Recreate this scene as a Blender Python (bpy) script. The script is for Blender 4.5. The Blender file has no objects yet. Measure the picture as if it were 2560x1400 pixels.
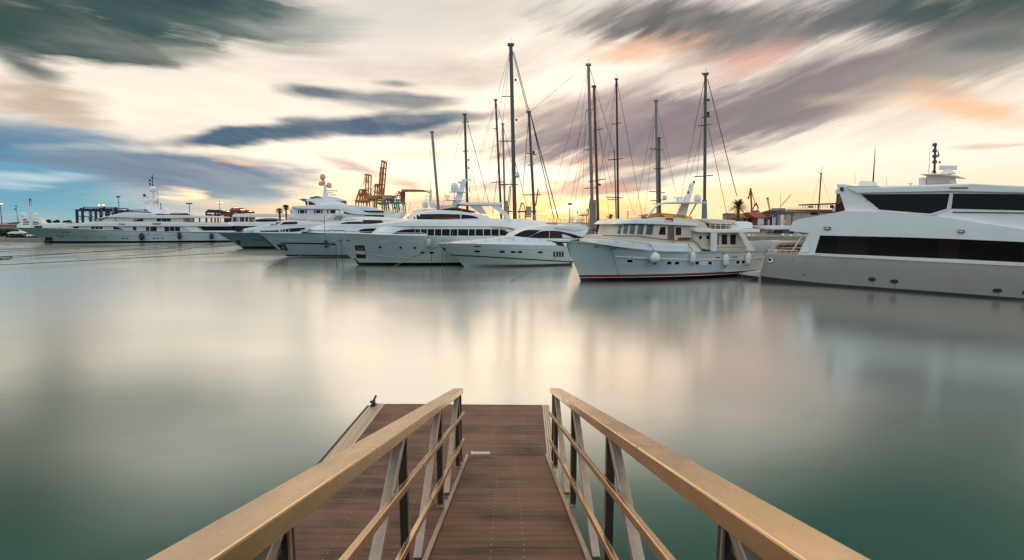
import bpy, bmesh, math, random
from mathutils import Vector, Matrix
from mathutils.bvhtree import BVHTree
random.seed(7)
R = math.radians
SC = bpy.context.scene
COL = SC.collection
H = 4.3                      # eye height above the water
PITCH = math.atan(145/1400)  # the lens looks slightly down
F = 1400.0
CAM = Vector((0, 0, H))

def ray(px, py):
    cp, sp = math.cos(PITCH), math.sin(PITCH)
    x, u = px-1280, 700-py
    return Vector((x, F*cp+u*sp, -F*sp+u*cp)).normalized()
def onz(px, py, z=0.0):
    d = ray(px, py); t = (z-H)/d.z
    return CAM+d*t
def aty(px, py, Y):
    d = ray(px, py)
    return CAM+d*(Y/d.y)
def zoomer(ox, oy, s):
    return lambda *pts: [(ox+p[0]/s, oy+p[1]/s)+tuple(p[2:]) for p in pts]
Z1 = zoomer(0, 420, 5.386); Z2 = zoomer(380, 400, 5.386); Z3 = zoomer(780, 380, 4.667)
Z4 = zoomer(1050, 380, 4.667); Z5 = zoomer(1400, 420, 4.667); Z6 = zoomer(1800, 400, 4.374)
Z7 = zoomer(2060, 330, 3.182); Z8 = zoomer(1000, 80, 2.844); Z9 = zoomer(540, 540, 6.737)
ZA = zoomer(860, 390, 8.233); ZB = zoomer(1260, 430, 7.529); ZC = zoomer(1820, 470, 7.777); ZD = zoomer(480, 480, 9.846)
ZE = zoomer(0, 470, 7.529); ZF = zoomer(680, 420, 7.779); ZG = zoomer(1440, 480, 5.333)

def lin(c):
    c = c/255.0
    return c/12.92 if c <= 0.04045 else ((c+0.055)/1.055)**2.4
def srgb(r, g, b, k=1.0):
    return (lin(r)*k, lin(g)*k, lin(b)*k, 1.0)

# ------------------------------------------------------------------ materials
MATS = {}
def material(name, color, rough=0.5, metal=0.0, var=0.08, vscale=1.2, bump=0.0, bscale=30.0,
             spec=0.5, coat=0.0, stretch=(1, 1, 1), emit=None, estr=0.0, alpha=1.0, trans=0.0, rvar=0.0):
    m = bpy.data.materials.new(name); m.use_nodes = True
    nt = m.node_tree; b = nt.nodes['Principled BSDF']; L = nt.links
    b.inputs['Roughness'].default_value = rough; b.inputs['Metallic'].default_value = metal
    b.inputs['Specular IOR Level'].default_value = spec; b.inputs['Coat Weight'].default_value = coat
    b.inputs['Transmission Weight'].default_value = trans
    c = tuple(color[:3])
    tc = nt.nodes.new('ShaderNodeTexCoord'); mp = nt.nodes.new('ShaderNodeMapping')
    mp.inputs['Scale'].default_value = stretch
    L.new(tc.outputs['Object'], mp.inputs['Vector'])
    if var > 0:
        n = nt.nodes.new('ShaderNodeTexNoise'); n.inputs['Scale'].default_value = vscale
        n.inputs['Detail'].default_value = 5; n.inputs['Roughness'].default_value = 0.6
        L.new(mp.outputs[0], n.inputs['Vector'])
        cr = nt.nodes.new('ShaderNodeValToRGB')
        cr.color_ramp.elements[0].position = 0.3; cr.color_ramp.elements[1].position = 0.7
        cr.color_ramp.elements[0].color = tuple(x*(1-var) for x in c)+(1,)
        cr.color_ramp.elements[1].color = tuple(min(1, x*(1+var)) for x in c)+(1,)
        L.new(n.outputs['Fac'], cr.inputs['Fac']); L.new(cr.outputs['Color'], b.inputs['Base Color'])
    else:
        b.inputs['Base Color'].default_value = c+(1,)
    if rvar > 0:
        n3 = nt.nodes.new('ShaderNodeTexNoise'); n3.inputs['Scale'].default_value = vscale*1.7; n3.inputs['Detail'].default_value = 6; n3.inputs['Roughness'].default_value = 0.7
        L.new(mp.outputs[0], n3.inputs['Vector']); r3 = nt.nodes.new('ShaderNodeMapRange'); L.new(n3.outputs['Fac'], r3.inputs[0])
        r3.inputs[1].default_value = 0.3; r3.inputs[2].default_value = 0.7; r3.inputs[3].default_value = rough-rvar; r3.inputs[4].default_value = rough+rvar
        L.new(r3.outputs[0], b.inputs['Roughness'])
    if bump > 0:
        n2 = nt.nodes.new('ShaderNodeTexNoise'); n2.inputs['Scale'].default_value = bscale
        n2.inputs['Detail'].default_value = 4
        L.new(mp.outputs[0], n2.inputs['Vector'])
        bp = nt.nodes.new('ShaderNodeBump'); bp.inputs['Strength'].default_value = bump
        bp.inputs['Distance'].default_value = 0.02
        L.new(n2.outputs['Fac'], bp.inputs['Height']); L.new(bp.outputs['Normal'], b.inputs['Normal'])
    if emit:
        b.inputs['Emission Color'].default_value = tuple(emit[:3])+(1,)
        b.inputs['Emission Strength'].default_value = estr
    b.inputs['Alpha'].default_value = alpha
    MATS[name] = m
    return m

# ------------------------------------------------------------------ objects
ORG = {}
def tag(o, label=None, cat=None, group=None, kind=None):
    if label: o['label'] = label
    if cat: o['category'] = cat
    if group: o['group'] = group
    if kind: o['kind'] = kind
    return o
def thing(name, loc, label, cat, group=None):
    o = bpy.data.objects.new(name, None); o.empty_display_size = 0.5
    COL.objects.link(o); o.location = loc; ORG[o.name] = Vector(loc)
    return tag(o, label, cat, group)

class MB:
    """collects world-space geometry, links it as one mesh object"""
    def __init__(s): s.v = []; s.f = []; s.m = []; s.mi = 0; s.attr = None
    def add(s, vs, fs):
        o = len(s.v); s.v += [Vector(p) for p in vs]
        s.f += [tuple(i+o for i in f) for f in fs]; s.m += [s.mi]*len(fs)
        return s
    def box(s, c, size, rz=0.0, M=None):
        x, y, z = size[0]/2, size[1]/2, size[2]/2
        vs = [Vector((a, b, d)) for a in (-x, x) for b in (-y, y) for d in (-z, z)]
        rm = M if M else Matrix.Rotation(rz, 3, 'Z')
        return s.add([rm@p+Vector(c) for p in vs], [(0, 1, 3, 2), (4, 6, 7, 5), (0, 4, 5, 1), (2, 3, 7, 6), (0, 2, 6, 4), (1, 5, 7, 3)])
    def beam(s, p0, p1, w, h, up=(0, 0, 1), w1=None, h1=None):
        p0, p1 = Vector(p0), Vector(p1); d = (p1-p0).normalized(); up = Vector(up)
        if abs(d.dot(up)) > 0.98: up = Vector((0, 1, 0))
        r = d.cross(up).normalized(); u = r.cross(d)
        w1 = w if w1 is None else w1; h1 = h if h1 is None else h1
        vs = []
        for p, a, b in ((p0, w/2, h/2), (p1, w1/2, h1/2)):
            vs += [p+r*a+u*b, p-r*a+u*b, p-r*a-u*b, p+r*a-u*b]
        return s.add(vs, [(3, 2, 1, 0), (4, 5, 6, 7), (0, 1, 5, 4), (1, 2, 6, 5), (2, 3, 7, 6), (3, 0, 4, 7)])
    def tube(s, pts, r, n=6, r1=None):
        pts = [Vector(p) for p in pts]; N = len(pts); rings = []
        for i, p in enumerate(pts):
            d = (pts[min(i+1, N-1)]-pts[max(i-1, 0)]).normalized()
            a = Vector((0, 0, 1)) if abs(d.z) < 0.9 else Vector((1, 0, 0))
            e = d.cross(a).normalized(); g = e.cross(d)
            rr = r if r1 is None else r+(r1-r)*i/max(1, N-1)
            rings.append([p+(e*math.cos(2*math.pi*k/n)+g*math.sin(2*math.pi*k/n))*rr for k in range(n)])
        vs = [q for ring in rings for q in ring]; fs = []
        for i in range(N-1):
            for k in range(n):
                fs.append((i*n+k, i*n+(k+1) % n, (i+1)*n+(k+1) % n, (i+1)*n+k))
        fs.append(tuple(range(n-1, -1, -1))); fs.append(tuple((N-1)*n+k for k in range(n)))
        return s.add(vs, fs)
    def lathe(s, base, prof, n=14, axis=(0, 0, 1)):
        """prof: (radius, height) list"""
        base = Vector(base); ax = Vector(axis).normalized()
        a = Vector((1, 0, 0)) if abs(ax.x) < 0.9 else Vector((0, 1, 0))
        e = ax.cross(a).normalized(); g = ax.cross(e)
        vs = []; fs = []
        for r, h in prof:
            vs += [base+ax*h+(e*math.cos(2*math.pi*k/n)+g*math.sin(2*math.pi*k/n))*max(r, 1e-3) for k in range(n)]
        for i in range(len(prof)-1):
            for k in range(n):
                fs.append((i*n+k, i*n+(k+1) % n, (i+1)*n+(k+1) % n, (i+1)*n+k))
        fs.append(tuple(range(n-1, -1, -1))); fs.append(tuple((len(prof)-1)*n+k for k in range(n)))
        return s.add(vs, fs)
    def prism(s, poly, ext):
        n = len(poly); ext = Vector(ext); a = [Vector(p) for p in poly]
        return s.add(a+[p+ext for p in a], [tuple(range(n)), tuple(range(2*n-1, n-1, -1))] +
                     [(i, i+n, (i+1) % n+n, (i+1) % n) for i in range(n)])
    def bvh(s): return BVHTree.FromPolygons(s.v, s.f)
    def build(s, name, mats, parent=None, smooth=40, bevel=0.0, bseg=2, label=None):
        org = ORG[parent.name] if parent is not None else Vector((0, 0, 0))
        me = bpy.data.meshes.new(name)
        me.from_pydata([p-org for p in s.v], [], s.f)
        mats = mats if isinstance(mats, (list, tuple)) else [mats]
        for m in mats: me.materials.append(m)
        me.polygons.foreach_set('material_index', s.m)
        bm = bmesh.new(); bm.from_mesh(me)
        bmesh.ops.recalc_face_normals(bm, faces=bm.faces); bm.to_mesh(me); bm.free()
        if s.attr:
            at = me.attributes.new('rnd', 'FLOAT', 'POINT'); at.data.foreach_set('value', s.attr)
        if smooth:
            me.polygons.foreach_set('use_smooth', [True]*len(me.polygons))
            me.set_sharp_from_angle(angle=R(smooth))
        me.update()
        o = bpy.data.objects.new(name, me); COL.objects.link(o)
        if parent is not None: o.parent = parent
        ORG[o.name] = org
        if bevel > 0:
            b = o.modifiers.new('bevel', 'BEVEL'); b.width = bevel; b.segments = bseg; b.limit_method = 'ANGLE'; b.angle_limit = R(35)
        if label: o['label'] = label
        return o
def recentre(o, loc):
    """top-level mesh: move its origin to loc"""
    loc = Vector(loc); o.data.transform(Matrix.Translation(-loc)); o.location = loc
    return o
def copy_tree(o, parent=None, loc=None):
    c = o.copy(); COL.objects.link(c); c.parent = parent
    if loc is not None: c.location = loc
    ORG[c.name] = Vector(c.location) if parent is None else ORG.get(parent.name, Vector())
    for ch in list(o.children): copy_tree(ch, c)
    return c
def interp(tab, x):
    if x <= tab[0][0]: return tab[0][1]
    for (a, b), (c, d) in zip(tab, tab[1:]):
        if x <= c: return b+(d-b)*(x-a)/max(1e-9, c-a)
    return tab[-1][1]
def chain(pts, n):
    """resample a polyline by length"""
    ln = [0.0]
    for a, b in zip(pts, pts[1:]): ln.append(ln[-1]+math.dist(a[:2], b[:2]))
    out = []
    for i in range(n):
        t = ln[-1]*i/(n-1)
        for k in range(len(pts)-1):
            if t <= ln[k+1]+1e-9:
                f = (t-ln[k])/max(1e-9, ln[k+1]-ln[k])
                out.append(tuple(pts[k][j]+(pts[k+1][j]-pts[k][j])*f for j in range(2))); break
    return out

# ------------------------------------------------------------------ camera, light, sky
cd = bpy.data.cameras.new('camera'); cam = bpy.data.objects.new('camera', cd); COL.objects.link(cam)
cd.sensor_width = 36; cd.lens = 36*F/2560; cd.clip_end = 20000; cd.clip_start = 0.05
cam.location = CAM; cam.rotation_euler = (math.pi/2-PITCH, 0, 0); SC.camera = cam
SC.view_settings.view_transform = 'Standard'; SC.view_settings.look = 'None'
SC.view_settings.exposure = 0.22; SC.view_settings.gamma = 1.0
SC.cycles.max_bounces = 6; SC.cycles.caustics_reflective = False; SC.cycles.caustics_refractive = False
SC.cycles.sample_clamp_indirect = 4.0

SUN_AZ, SUN_EL = R(0.0), R(8.0)
sd = bpy.data.lights.new('sun', 'SUN'); sun = bpy.data.objects.new('sun', sd); COL.objects.link(sun)
sd.energy = 0.11; sd.angle = R(40); sd.color = (1.0, 0.70, 0.50)
sdir = Vector((math.sin(SUN_AZ)*math.cos(SUN_EL), math.cos(SUN_AZ)*math.cos(SUN_EL), math.sin(SUN_EL)))
sun.rotation_euler = sdir.to_track_quat('Z', 'Y').to_euler(); sun.location = (0, 60, 80)

wd = bpy.data.worlds.new('World'); SC.world = wd; wd.use_nodes = True
nt = wd.node_tree; N = nt.nodes; LK = nt.links
for n in list(N): N.remove(n)
def node(t, **kw):
    n = N.new(t)
    for k, v in kw.items(): setattr(n, k, v)
    return n
def wmath(op, a, b=None, clamp=False):
    n = node('ShaderNodeMath', operation=op); n.use_clamp = clamp
    for i, x in enumerate((a, b)):
        if x is None: continue
        if isinstance(x, (int, float)): n.inputs[i].default_value = x
        else: LK.new(x, n.inputs[i])
    return n.outputs[0]
def wmix(fac, a, b):
    n = node('ShaderNodeMix', data_type='RGBA')
    for s, x in ((n.inputs[0], fac), (n.inputs[6], a), (n.inputs[7], b)):
        if hasattr(x, 'is_linked'): LK.new(x, s)
        else: s.default_value = x
    return n.outputs[2]
tc = node('ShaderNodeTexCoord'); sx = node('ShaderNodeSeparateXYZ'); LK.new(tc.outputs['Generated'], sx.inputs[0])
X, Y_, Zc = sx.outputs
az = wmath('ARCTAN2', X, Y_); el = wmath('ARCSINE', Zc)
# streaks of the drifting cloud sheet: noise in the plane of the clouds, drawn out along the wind
zc = wmath('MAXIMUM', wmath('ADD', Zc, 0.06), 0.03)
cx = wmath('DIVIDE', X, zc); cy = wmath('DIVIDE', Y_, zc)
cv = node('ShaderNodeCombineXYZ'); LK.new(cx, cv.inputs[0]); LK.new(cy, cv.inputs[1])
def noise(vec, scale, detail=6, rough=0.55, rot=0.0, loc=(0, 0, 0)):
    mp = node('ShaderNodeMapping'); mp.inputs['Scale'].default_value = scale
    mp.inputs['Rotation'].default_value = (0, 0, rot); mp.inputs['Location'].default_value = loc
    LK.new(vec, mp.inputs['Vector'])
    n = node('ShaderNodeTexNoise'); n.inputs['Scale'].default_value = 1.0
    n.inputs['Detail'].default_value = detail; n.inputs['Roughness'].default_value = rough
    LK.new(mp.outputs[0], n.inputs['Vector'])
    return n
n1 = noise(cv.outputs[0], (1.1, 0.5, 1), 6, 0.55, R(10))
n2 = noise(cv.outputs[0], (0.55, 0.22, 1), 4, 0.5, R(-15), (3, 7, 0))
n3 = noise(cv.outputs[0], (4.5, 0.45, 1), 4, 0.55, R(6), (1, 2, 0))
# (azimuth, elevation) bent a little by the noise, so no cloud has a drawn outline
def sub5(s, k): return wmath('MULTIPLY', wmath('SUBTRACT', s, 0.5), k)
dcol = node('ShaderNodeSeparateColor'); LK.new(n1.outputs['Color'], dcol.inputs[0])
dcol2 = node('ShaderNodeSeparateColor'); LK.new(n2.outputs['Color'], dcol2.inputs[0])
waz = wmath('ADD', az, wmath('ADD', sub5(dcol.outputs[0], 0.13), sub5(dcol2.outputs[0], 0.09)))
wel = wmath('ADD', el, wmath('ADD', sub5(dcol.outputs[1], 0.035), sub5(dcol2.outputs[1], 0.032)))
pv = node('ShaderNodeCombineXYZ'); LK.new(waz, pv.inputs[0]); LK.new(wel, pv.inputs[1])
# wind-drawn texture: level on the left, rising to the upper right on the right
q_ = wmath('SUBTRACT', el, wmath('MULTIPLY', wmath('MAXIMUM', wmath('ADD', az, 0.05), 0.0), 0.36))
av_ = node('ShaderNodeCombineXYZ'); LK.new(az, av_.inputs[0]); LK.new(q_, av_.inputs[1])
bend = noise(av_.outputs[0], (2.2, 5.0, 1), 3, 0.5, 0, (8, 3, 0))
bv = node('ShaderNodeVectorMath', operation='MULTIPLY_ADD'); LK.new(bend.outputs['Color'], bv.inputs[0]); bv.inputs[1].default_value = (0.25, 0.07, 0); LK.new(av_.outputs[0], bv.inputs[2])
n4 = noise(bv.outputs[0], (3.2, 17.0, 1), 8, 0.60, R(3), (5, 1, 0))
n5 = noise(bv.outputs[0], (7.0, 60.0, 1), 5, 0.6, R(-2), (2, 4, 0))
wisp = wmath('ADD', wmath('MULTIPLY', wmath('SUBTRACT', n4.outputs['Fac'], 0.5), 2.0), wmath('MULTIPLY', wmath('SUBTRACT', n5.outputs['Fac'], 0.5), 0.7))
streak = wmath('ADD', 0.45, wmath('ADD', wmath('MULTIPLY', n3.outputs['Fac'], 0.35), wmath('MULTIPLY', n4.outputs['Fac'], 0.75)))
def azel(px, py):
    d = ray(px, py); return math.atan2(d.x, d.y), math.asin(d.z)

sky = node('ShaderNodeTexSky', sky_type='NISHITA'); sky.sun_disc = False
sky.sun_elevation = SUN_EL; sky.sun_rotation = SUN_AZ; sky.air_density = 1.0; sky.dust_density = 1.5; sky.ozone_density = 2.0
skb = node('ShaderNodeVectorMath', operation='SCALE'); LK.new(sky.outputs[0], skb.inputs[0]); skb.inputs['Scale'].default_value = 0.10
# thin bright overcast in front of the evening sky: cream overhead, darker higher up and behind, an added gold band above
def ramp(sock, stops):
    r = node('ShaderNodeValToRGB'); e = r.color_ramp.elements
    while len(e) < len(stops): e.new(0.5)
    for k, (p, c) in enumerate(stops): e[k].position = p; e[k].color = c
    LK.new(sock, r.inputs['Fac']); return r.outputs['Color']
eln = wmath('DIVIDE', wel, math.pi/2, True)
front = ramp(eln, [(0.0, srgb(250, 208, 162)), (0.03, srgb(254, 230, 200)), (0.06, srgb(255, 242, 222)), (0.14, srgb(252, 236, 218)),
                   (0.20, srgb(240, 228, 214)), (0.25, srgb(206, 202, 194)), (0.31, srgb(140, 150, 140)), (0.37, srgb(40, 76, 68)), (0.44, srgb(140, 122, 108)), (0.55, srgb(255, 212, 132, 2.9)), (0.66, srgb(255, 200, 122, 2.0)), (0.82, srgb(240, 190, 140, 1.2)), (1.0, srgb(120, 130, 130))])  # gold stops: unseen bright band added overhead to brighten the rails
rear = ramp(eln, [(0.0, srgb(176, 192, 200)), (0.12, srgb(204, 220, 228)), (0.3, srgb(238, 250, 255, 1.05)), (0.6, srgb(214, 232, 244, 1.1)), (1.0, srgb(120, 142, 150))])
ydir = node('ShaderNodeMapRange', interpolation_type='SMOOTHSTEP'); LK.new(Y_, ydir.inputs[0])
ydir.inputs[1].default_value = -0.1; ydir.inputs[2].default_value = 0.5
col = wmix(ydir.outputs[0], rear, front)
col = wmix(0.90, skb.outputs[0], col)

nv = noise(bv.outputs[0], (1.6, 8.0, 1), 7, 0.6, R(5), (11, 6, 0))
veil = node('ShaderNodeMapRange', interpolation_type='SMOOTHSTEP'); LK.new(nv.outputs['Fac'], veil.inputs[0])
veil.inputs[1].default_value = 0.40; veil.inputs[2].default_value = 0.72; veil.inputs[3].default_value = 0.0; veil.inputs[4].default_value = 0.78
elv = node('ShaderNodeMapRange', interpolation_type='SMOOTHSTEP'); LK.new(el, elv.inputs[0])
elv.inputs[1].default_value = 0.03; elv.inputs[2].default_value = 0.16; elv.inputs[3].default_value = 0.35; elv.inputs[4].default_value = 1.0
tint = wmix(elv.outputs[0], srgb(238, 184, 148), srgb(190, 178, 168))
col = wmix(wmath('MULTIPLY', wmath('MULTIPLY', veil.outputs[0], elv.outputs[0]), ydir.outputs[0]), col, tint)

def stroke(p0, p1, hw, color, fac=1.0, soft=0.75, usestreak=True, k=1.0, lenx=1.0, wk=None):
    """a drift of cloud between two picture directions, hw = half thickness"""
    global col
    a0, e0 = azel(*p0); a1, e1 = azel(*p1)
    mid = ((p0[0]+p1[0])/2, (p0[1]+p1[1])/2)
    w = abs(azel(mid[0], mid[1]-hw)[1]-azel(mid[0], mid[1]+hw)[1])/2
    ln = max(math.hypot(a1-a0, e1-e0)/2*lenx, w)
    mp = node('ShaderNodeMapping', vector_type='TEXTURE')
    mp.inputs['Location'].default_value = ((a0+a1)/2, (e0+e1)/2, 0)
    mp.inputs['Rotation'].default_value = (0, 0, math.atan2(e1-e0, a1-a0))
    mp.inputs['Scale'].default_value = ((ln+w*0.7)*1.08, w*1.6, 1)
    LK.new(pv.outputs[0], mp.inputs['Vector'])
    l = node('ShaderNodeVectorMath', operation='LENGTH'); LK.new(mp.outputs[0], l.inputs[0])
    wk = (0.5 if hw < 27 else 1.0) if wk is None else wk
    dist = wmath('ADD', l.outputs['Value'], wmath('MULTIPLY', wisp, wk)) if usestreak else l.outputs['Value']
    mr = node('ShaderNodeMapRange', interpolation_type='SMOOTHSTEP'); LK.new(dist, mr.inputs[0])
    mr.inputs[1].default_value = 1.0; mr.inputs[2].default_value = 1.0-soft
    mr.inputs[3].default_value = 0.0; mr.inputs[4].default_value = fac
    f = mr.outputs[0]
    if usestreak: f = wmath('MULTIPLY', f, streak, True)
    col = wmix(f, col, srgb(*color, k=k))
S = stroke
# --- left: open blue with thin bright wisps, mauve bank above it
S((-500, 425), (400, 450), 120, (88, 150, 178), 0.95, 0.7, False)
S((-500, 330), (330, 350), 50, (74, 116, 148), 0.75, 0.8)
S((-200, 520), (660, 540), 60, (120, 172, 186), 0.75, 0.9, False)
S((-150, 450), (330, 448), 14, (188, 208, 214), 0.85, 0.9)
S((60, 372), (340, 366), 10, (190, 200, 205), 0.6, 0.9)
S((60, 405), (780, 438), 52, (116, 132, 150), 0.96, 0.55, wk=.7)
S((420, 470), (760, 474), 26, (132, 152, 166), 0.75, 0.9)
S((560, 505), (720, 500), 26, (158, 178, 184), 0.7, 0.9, False)
S((405, 482), (500, 490), 17, (255, 226, 178), 1.0, 0.9, False, 1.2)
S((520, 388), (700, 412), 9, (250, 206, 176), 0.6, 0.9, False)
# --- left: warm low cloud and the dark bank over it
S((-150, 190), (330, 270), 45, (188, 168, 146), 0.9, 0.8)
S((0, 285), (300, 300), 16, (196, 170, 156), 0.6, 0.9)
S((-200, 50), (560, 70), 85, (62, 82, 82), 0.98, 0.55)
S((240, 10), (880, 30), 70, (76, 95, 94), 0.96, 0.6)
S((-100, 100), (170, 210), 26, (78, 92, 90), 0.85, 0.8)
S((300, 120), (620, 150), 22, (124, 130, 120), 0.8, 0.9)
S((560, 110), (860, 140), 16, (170, 170, 158), 0.7, 0.9)
S((150, -20), (700, 0), 40, (54, 72, 76), 0.9, 0.9)
# --- middle streaks
S((340, 352), (900, 318), 17, (80, 102, 122), 0.98, 0.6, wk=0.35)
S((640, 326), (1260, 290), 20, (86, 104, 122), 0.97, 0.6, wk=0.4)
S((680, 226), (900, 250), 16, (100, 114, 120), 0.95, 0.75)
S((800, 248), (1180, 256), 24, (112, 122, 128), 0.9, 0.75, wk=.8)
S((880, 215), (1040, 210), 10, (140, 140, 138), 0.8, 0.9)
S((940, 336), (1260, 326), 14, (150, 144, 146), 0.75, 0.9)
S((1180, 300), (1420, 280), 16, (176, 160, 154), 0.6, 0.9)
S((800, 376), (960, 446), 15, (206, 180, 164), 0.85, 0.9)
S((930, 440), (1080, 480), 18, (224, 190, 164), 0.8, 0.9)
S((960, 520), (1330, 500), 26, (236, 204, 176), 0.75, 0.9)
S((1120, 474), (1330, 452), 16, (190, 172, 166), 0.7, 0.9)
S((860, 120), (1240, 60), 60, (226, 216, 204), 0.6, 0.9)
S((600, 60), (1250, 20), 40, (206, 204, 194), 0.6, 0.9)
S((560, 190), (900, 170), 12, (228, 216, 202), 0.6, 0.9)
# --- right: the mauve bank rising to the upper right, salmon in its folds
S((1330, 20), (2200, 70), 66, (108, 104, 104), 0.96, 0.7)
S((1980, 40), (2700, 20), 64, (92, 98, 102), 0.97, 0.7)
S((1290, 375), (2080, 235), 82, (138, 124, 128), 0.97, 0.6)
S((1640, 330), (2640, 20), 92, (134, 124, 124), 0.95, 0.7)
S((1250, 280), (1720, 260), 46, (176, 156, 150), 0.7, 0.9)
S((1400, 140), (1800, 100), 30, (240, 190, 160), 0.85, 0.85)
S((1720, 190), (2020, 130), 34, (214, 164, 148), 0.85, 0.9)
S((1520, 92), (1640, 118), 14, (216, 178, 158), 0.6, 0.9)
S((1470, 200), (1900, 170), 22, (222, 206, 192), 0.6, 0.9)
S((2050, 330), (2640, 180), 60, (226, 208, 188), 0.85, 0.8)
S((2240, 200), (2700, 70), 60, (150, 146, 138), 0.9, 0.8)
S((2220, 210), (2420, 250), 26, (206, 172, 150), 0.8, 0.9)
S((2200, 250), (2620, 312), 22, (242, 192, 152), 0.9, 0.85)
S((2020, 250), (2240, 240), 13, (188, 168, 152), 0.7, 0.9)
S((2380, 120), (2620, 110), 24, (104, 112, 112), 0.75, 0.9)
S((1340, 478), (1930, 408), 24, (158, 148, 148), 0.95, 0.75)
S((1240, 500), (1480, 474), 12, (214, 176, 150), 0.6, 0.9)
S((2400, 364), (2620, 360), 8, (214, 186, 158), 0.7, 0.9)
S((1340, 405), (1640, 385), 12, (212, 172, 152), 0.6, 0.9)
# --- the glow where the sun stands low behind the masts
S((1180, 532), (1720, 528), 36, (255, 204, 120), 0.9, 0.95, False, 1.2)
S((1000, 505), (1280, 512), 20, (242, 188, 150), 0.8, 0.9)
S((1300, 470), (1700, 452), 12, (232, 178, 146), 0.75, 0.9)
S((1500, 540), (1640, 536), 12, (236, 190, 150), 0.7, 0.9)
S((1560, 452), (1980, 440), 18, (255, 246, 220), 0.8, 0.9, False, 1.1)
S((1180, 420), (1430, 430), 26, (255, 250, 238), 0.8, 0.95, False, 1.1)
S((1380, 516), (1500, 512), 20, (255, 240, 190), 0.95, 0.95, False, 1.8)
S((1640, 500), (2060, 520), 60, (255, 222, 166), 0.6, 0.95, False, 1.1)
S((1620, 500), (2600, 505), 44, (255, 222, 170), 0.55, 0.95, False)
# --- banks added above the view to tone the water's reflection
S((-2100, -330), (260, -290), 320, (22, 54, 48), 0.98, 0.6, False)
S((1850, -330), (4300, -290), 320, (40, 70, 66), 0.97, 0.65, False)
S((-700, 60), (200, 10), 70, (58, 80, 78), 0.9, 0.8)
S((700, -60), (1700, -60), 110, (214, 206, 194), 0.6, 0.9, False)

bg = node('ShaderNodeBackground'); LK.new(col, bg.inputs['Color']); bg.inputs['Strength'].default_value = 1.0
out = node('ShaderNodeOutputWorld'); LK.new(bg.outputs[0], out.inputs['Surface'])
wd.cycles.sampling_method = 'MANUAL'; wd.cycles.sample_map_resolution = 512

# ------------------------------------------------------------------ water
wm = bpy.data.materials.new('still_water'); wm.use_nodes = True
t = wm.node_tree; b = t.nodes['Principled BSDF']
t.nodes.remove(b)
dif = t.nodes.new('ShaderNodeBsdfDiffuse'); dif.inputs['Color'].default_value = (0.009, 0.080, 0.064, 1)
glo = t.nodes.new('ShaderNodeBsdfGlossy'); glo.distribution = 'MULTI_GGX'; glo.inputs['Color'].default_value = (0.97, 0.985, 0.94, 1)
lw = t.nodes.new('ShaderNodeLayerWeight'); lw.inputs['Blend'].default_value = 0.5
fr = t.nodes.new('ShaderNodeValToRGB'); e = fr.color_ramp.elements
while len(e) < 6: e.new(0.5)
for k, (p, v) in enumerate(((0.0, 0.03), (0.46, 0.06), (0.55, 0.19), (0.62, 0.46), (0.69, 0.88), (0.78, 1.0))):
    e[k].position = p; e[k].color = (v, v, v, 1)
t.links.new(lw.outputs['Facing'], fr.inputs['Fac'])
mx = t.nodes.new('ShaderNodeMixShader'); t.links.new(fr.outputs['Color'], mx.inputs[0])
t.links.new(dif.outputs[0], mx.inputs[1]); t.links.new(glo.outputs[0], mx.inputs[2])
t.links.new(mx.outputs[0], t.nodes['Material Output'].inputs['Surface'])
tcw = t.nodes.new('ShaderNodeTexCoord')
def wn(scale, sc3, detail):
    mp = t.nodes.new('ShaderNodeMapping'); mp.inputs['Scale'].default_value = sc3
    t.links.new(tcw.outputs['Object'], mp.inputs['Vector'])
    n = t.nodes.new('ShaderNodeTexNoise'); n.inputs['Scale'].default_value = scale; n.inputs['Detail'].default_value = detail
    t.links.new(mp.outputs[0], n.inputs['Vector']); return n
nr = wn(0.12, (0.4, 1.0, 1), 4)
mr = t.nodes.new('ShaderNodeMapRange'); t.links.new(nr.outputs['Fac'], mr.inputs[0])
mr.inputs[1].default_value = 0.3; mr.inputs[2].default_value = 0.7; mr.inputs[3].default_value = 0.16; mr.inputs[4].default_value = 0.22
t.links.new(mr.outputs[0], glo.inputs['Roughness'])
nb = wn(0.35, (0.22, 1.0, 1), 3)
bp = t.nodes.new('ShaderNodeBump'); bp.inputs['Strength'].default_value = 0.03; bp.inputs['Distance'].default_value = 0.25
t.links.new(nb.outputs['Fac'], bp.inputs['Height'])
t.links.new(bp.outputs['Normal'], glo.inputs['Normal'])
mb = MB(); mb.add([(-3000, -300, 0), (3000, -300, 0), (3000, 6000, 0), (-3000, 6000, 0)], [(0, 1, 2, 3)])
o = mb.build('harbour_water', wm, smooth=0); tag(o, 'calm teal harbour water reflecting the evening sky', 'water', kind='structure')

# ------------------------------------------------------------------ gangway and floating pontoon
alu = material('brushed_aluminium', (0.46, 0.36, 0.28), rough=0.36, metal=0.75, var=0.14, vscale=3.0, bump=0.12, bscale=60, stretch=(6, 0.7, 6))
alu_cool = material('bare_aluminium_brace', (0.46, 0.41, 0.375), rough=0.38, metal=0.7, var=0.15, vscale=3, bump=.1, bscale=60, stretch=(6, 6, .7))
shaded_metal = material('shaded_post_metal', (0.055, 0.036, 0.025), rough=0.5, metal=0.3, var=0.2, vscale=5)  # shade on uprights and end posts put into a near-black colour
alu_top = material('weathered_handrail_metal', (0.86, 0.60, 0.35), rough=0.26, metal=0.92, var=0.10, vscale=2.0, bump=0.03, bscale=40, stretch=(2.2, 0.5, 2.2), rvar=0.06)
bolt_m = material('screw_heads', (0.62, 0.58, 0.54), rough=0.4, metal=0.7, var=0)
dark_metal = material('dark_cast_iron', (0.035, 0.035, 0.04), rough=0.5, metal=0.3)
roller_m = material('white_nylon_roller', (0.75, 0.70, 0.66), rough=0.4)
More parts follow.
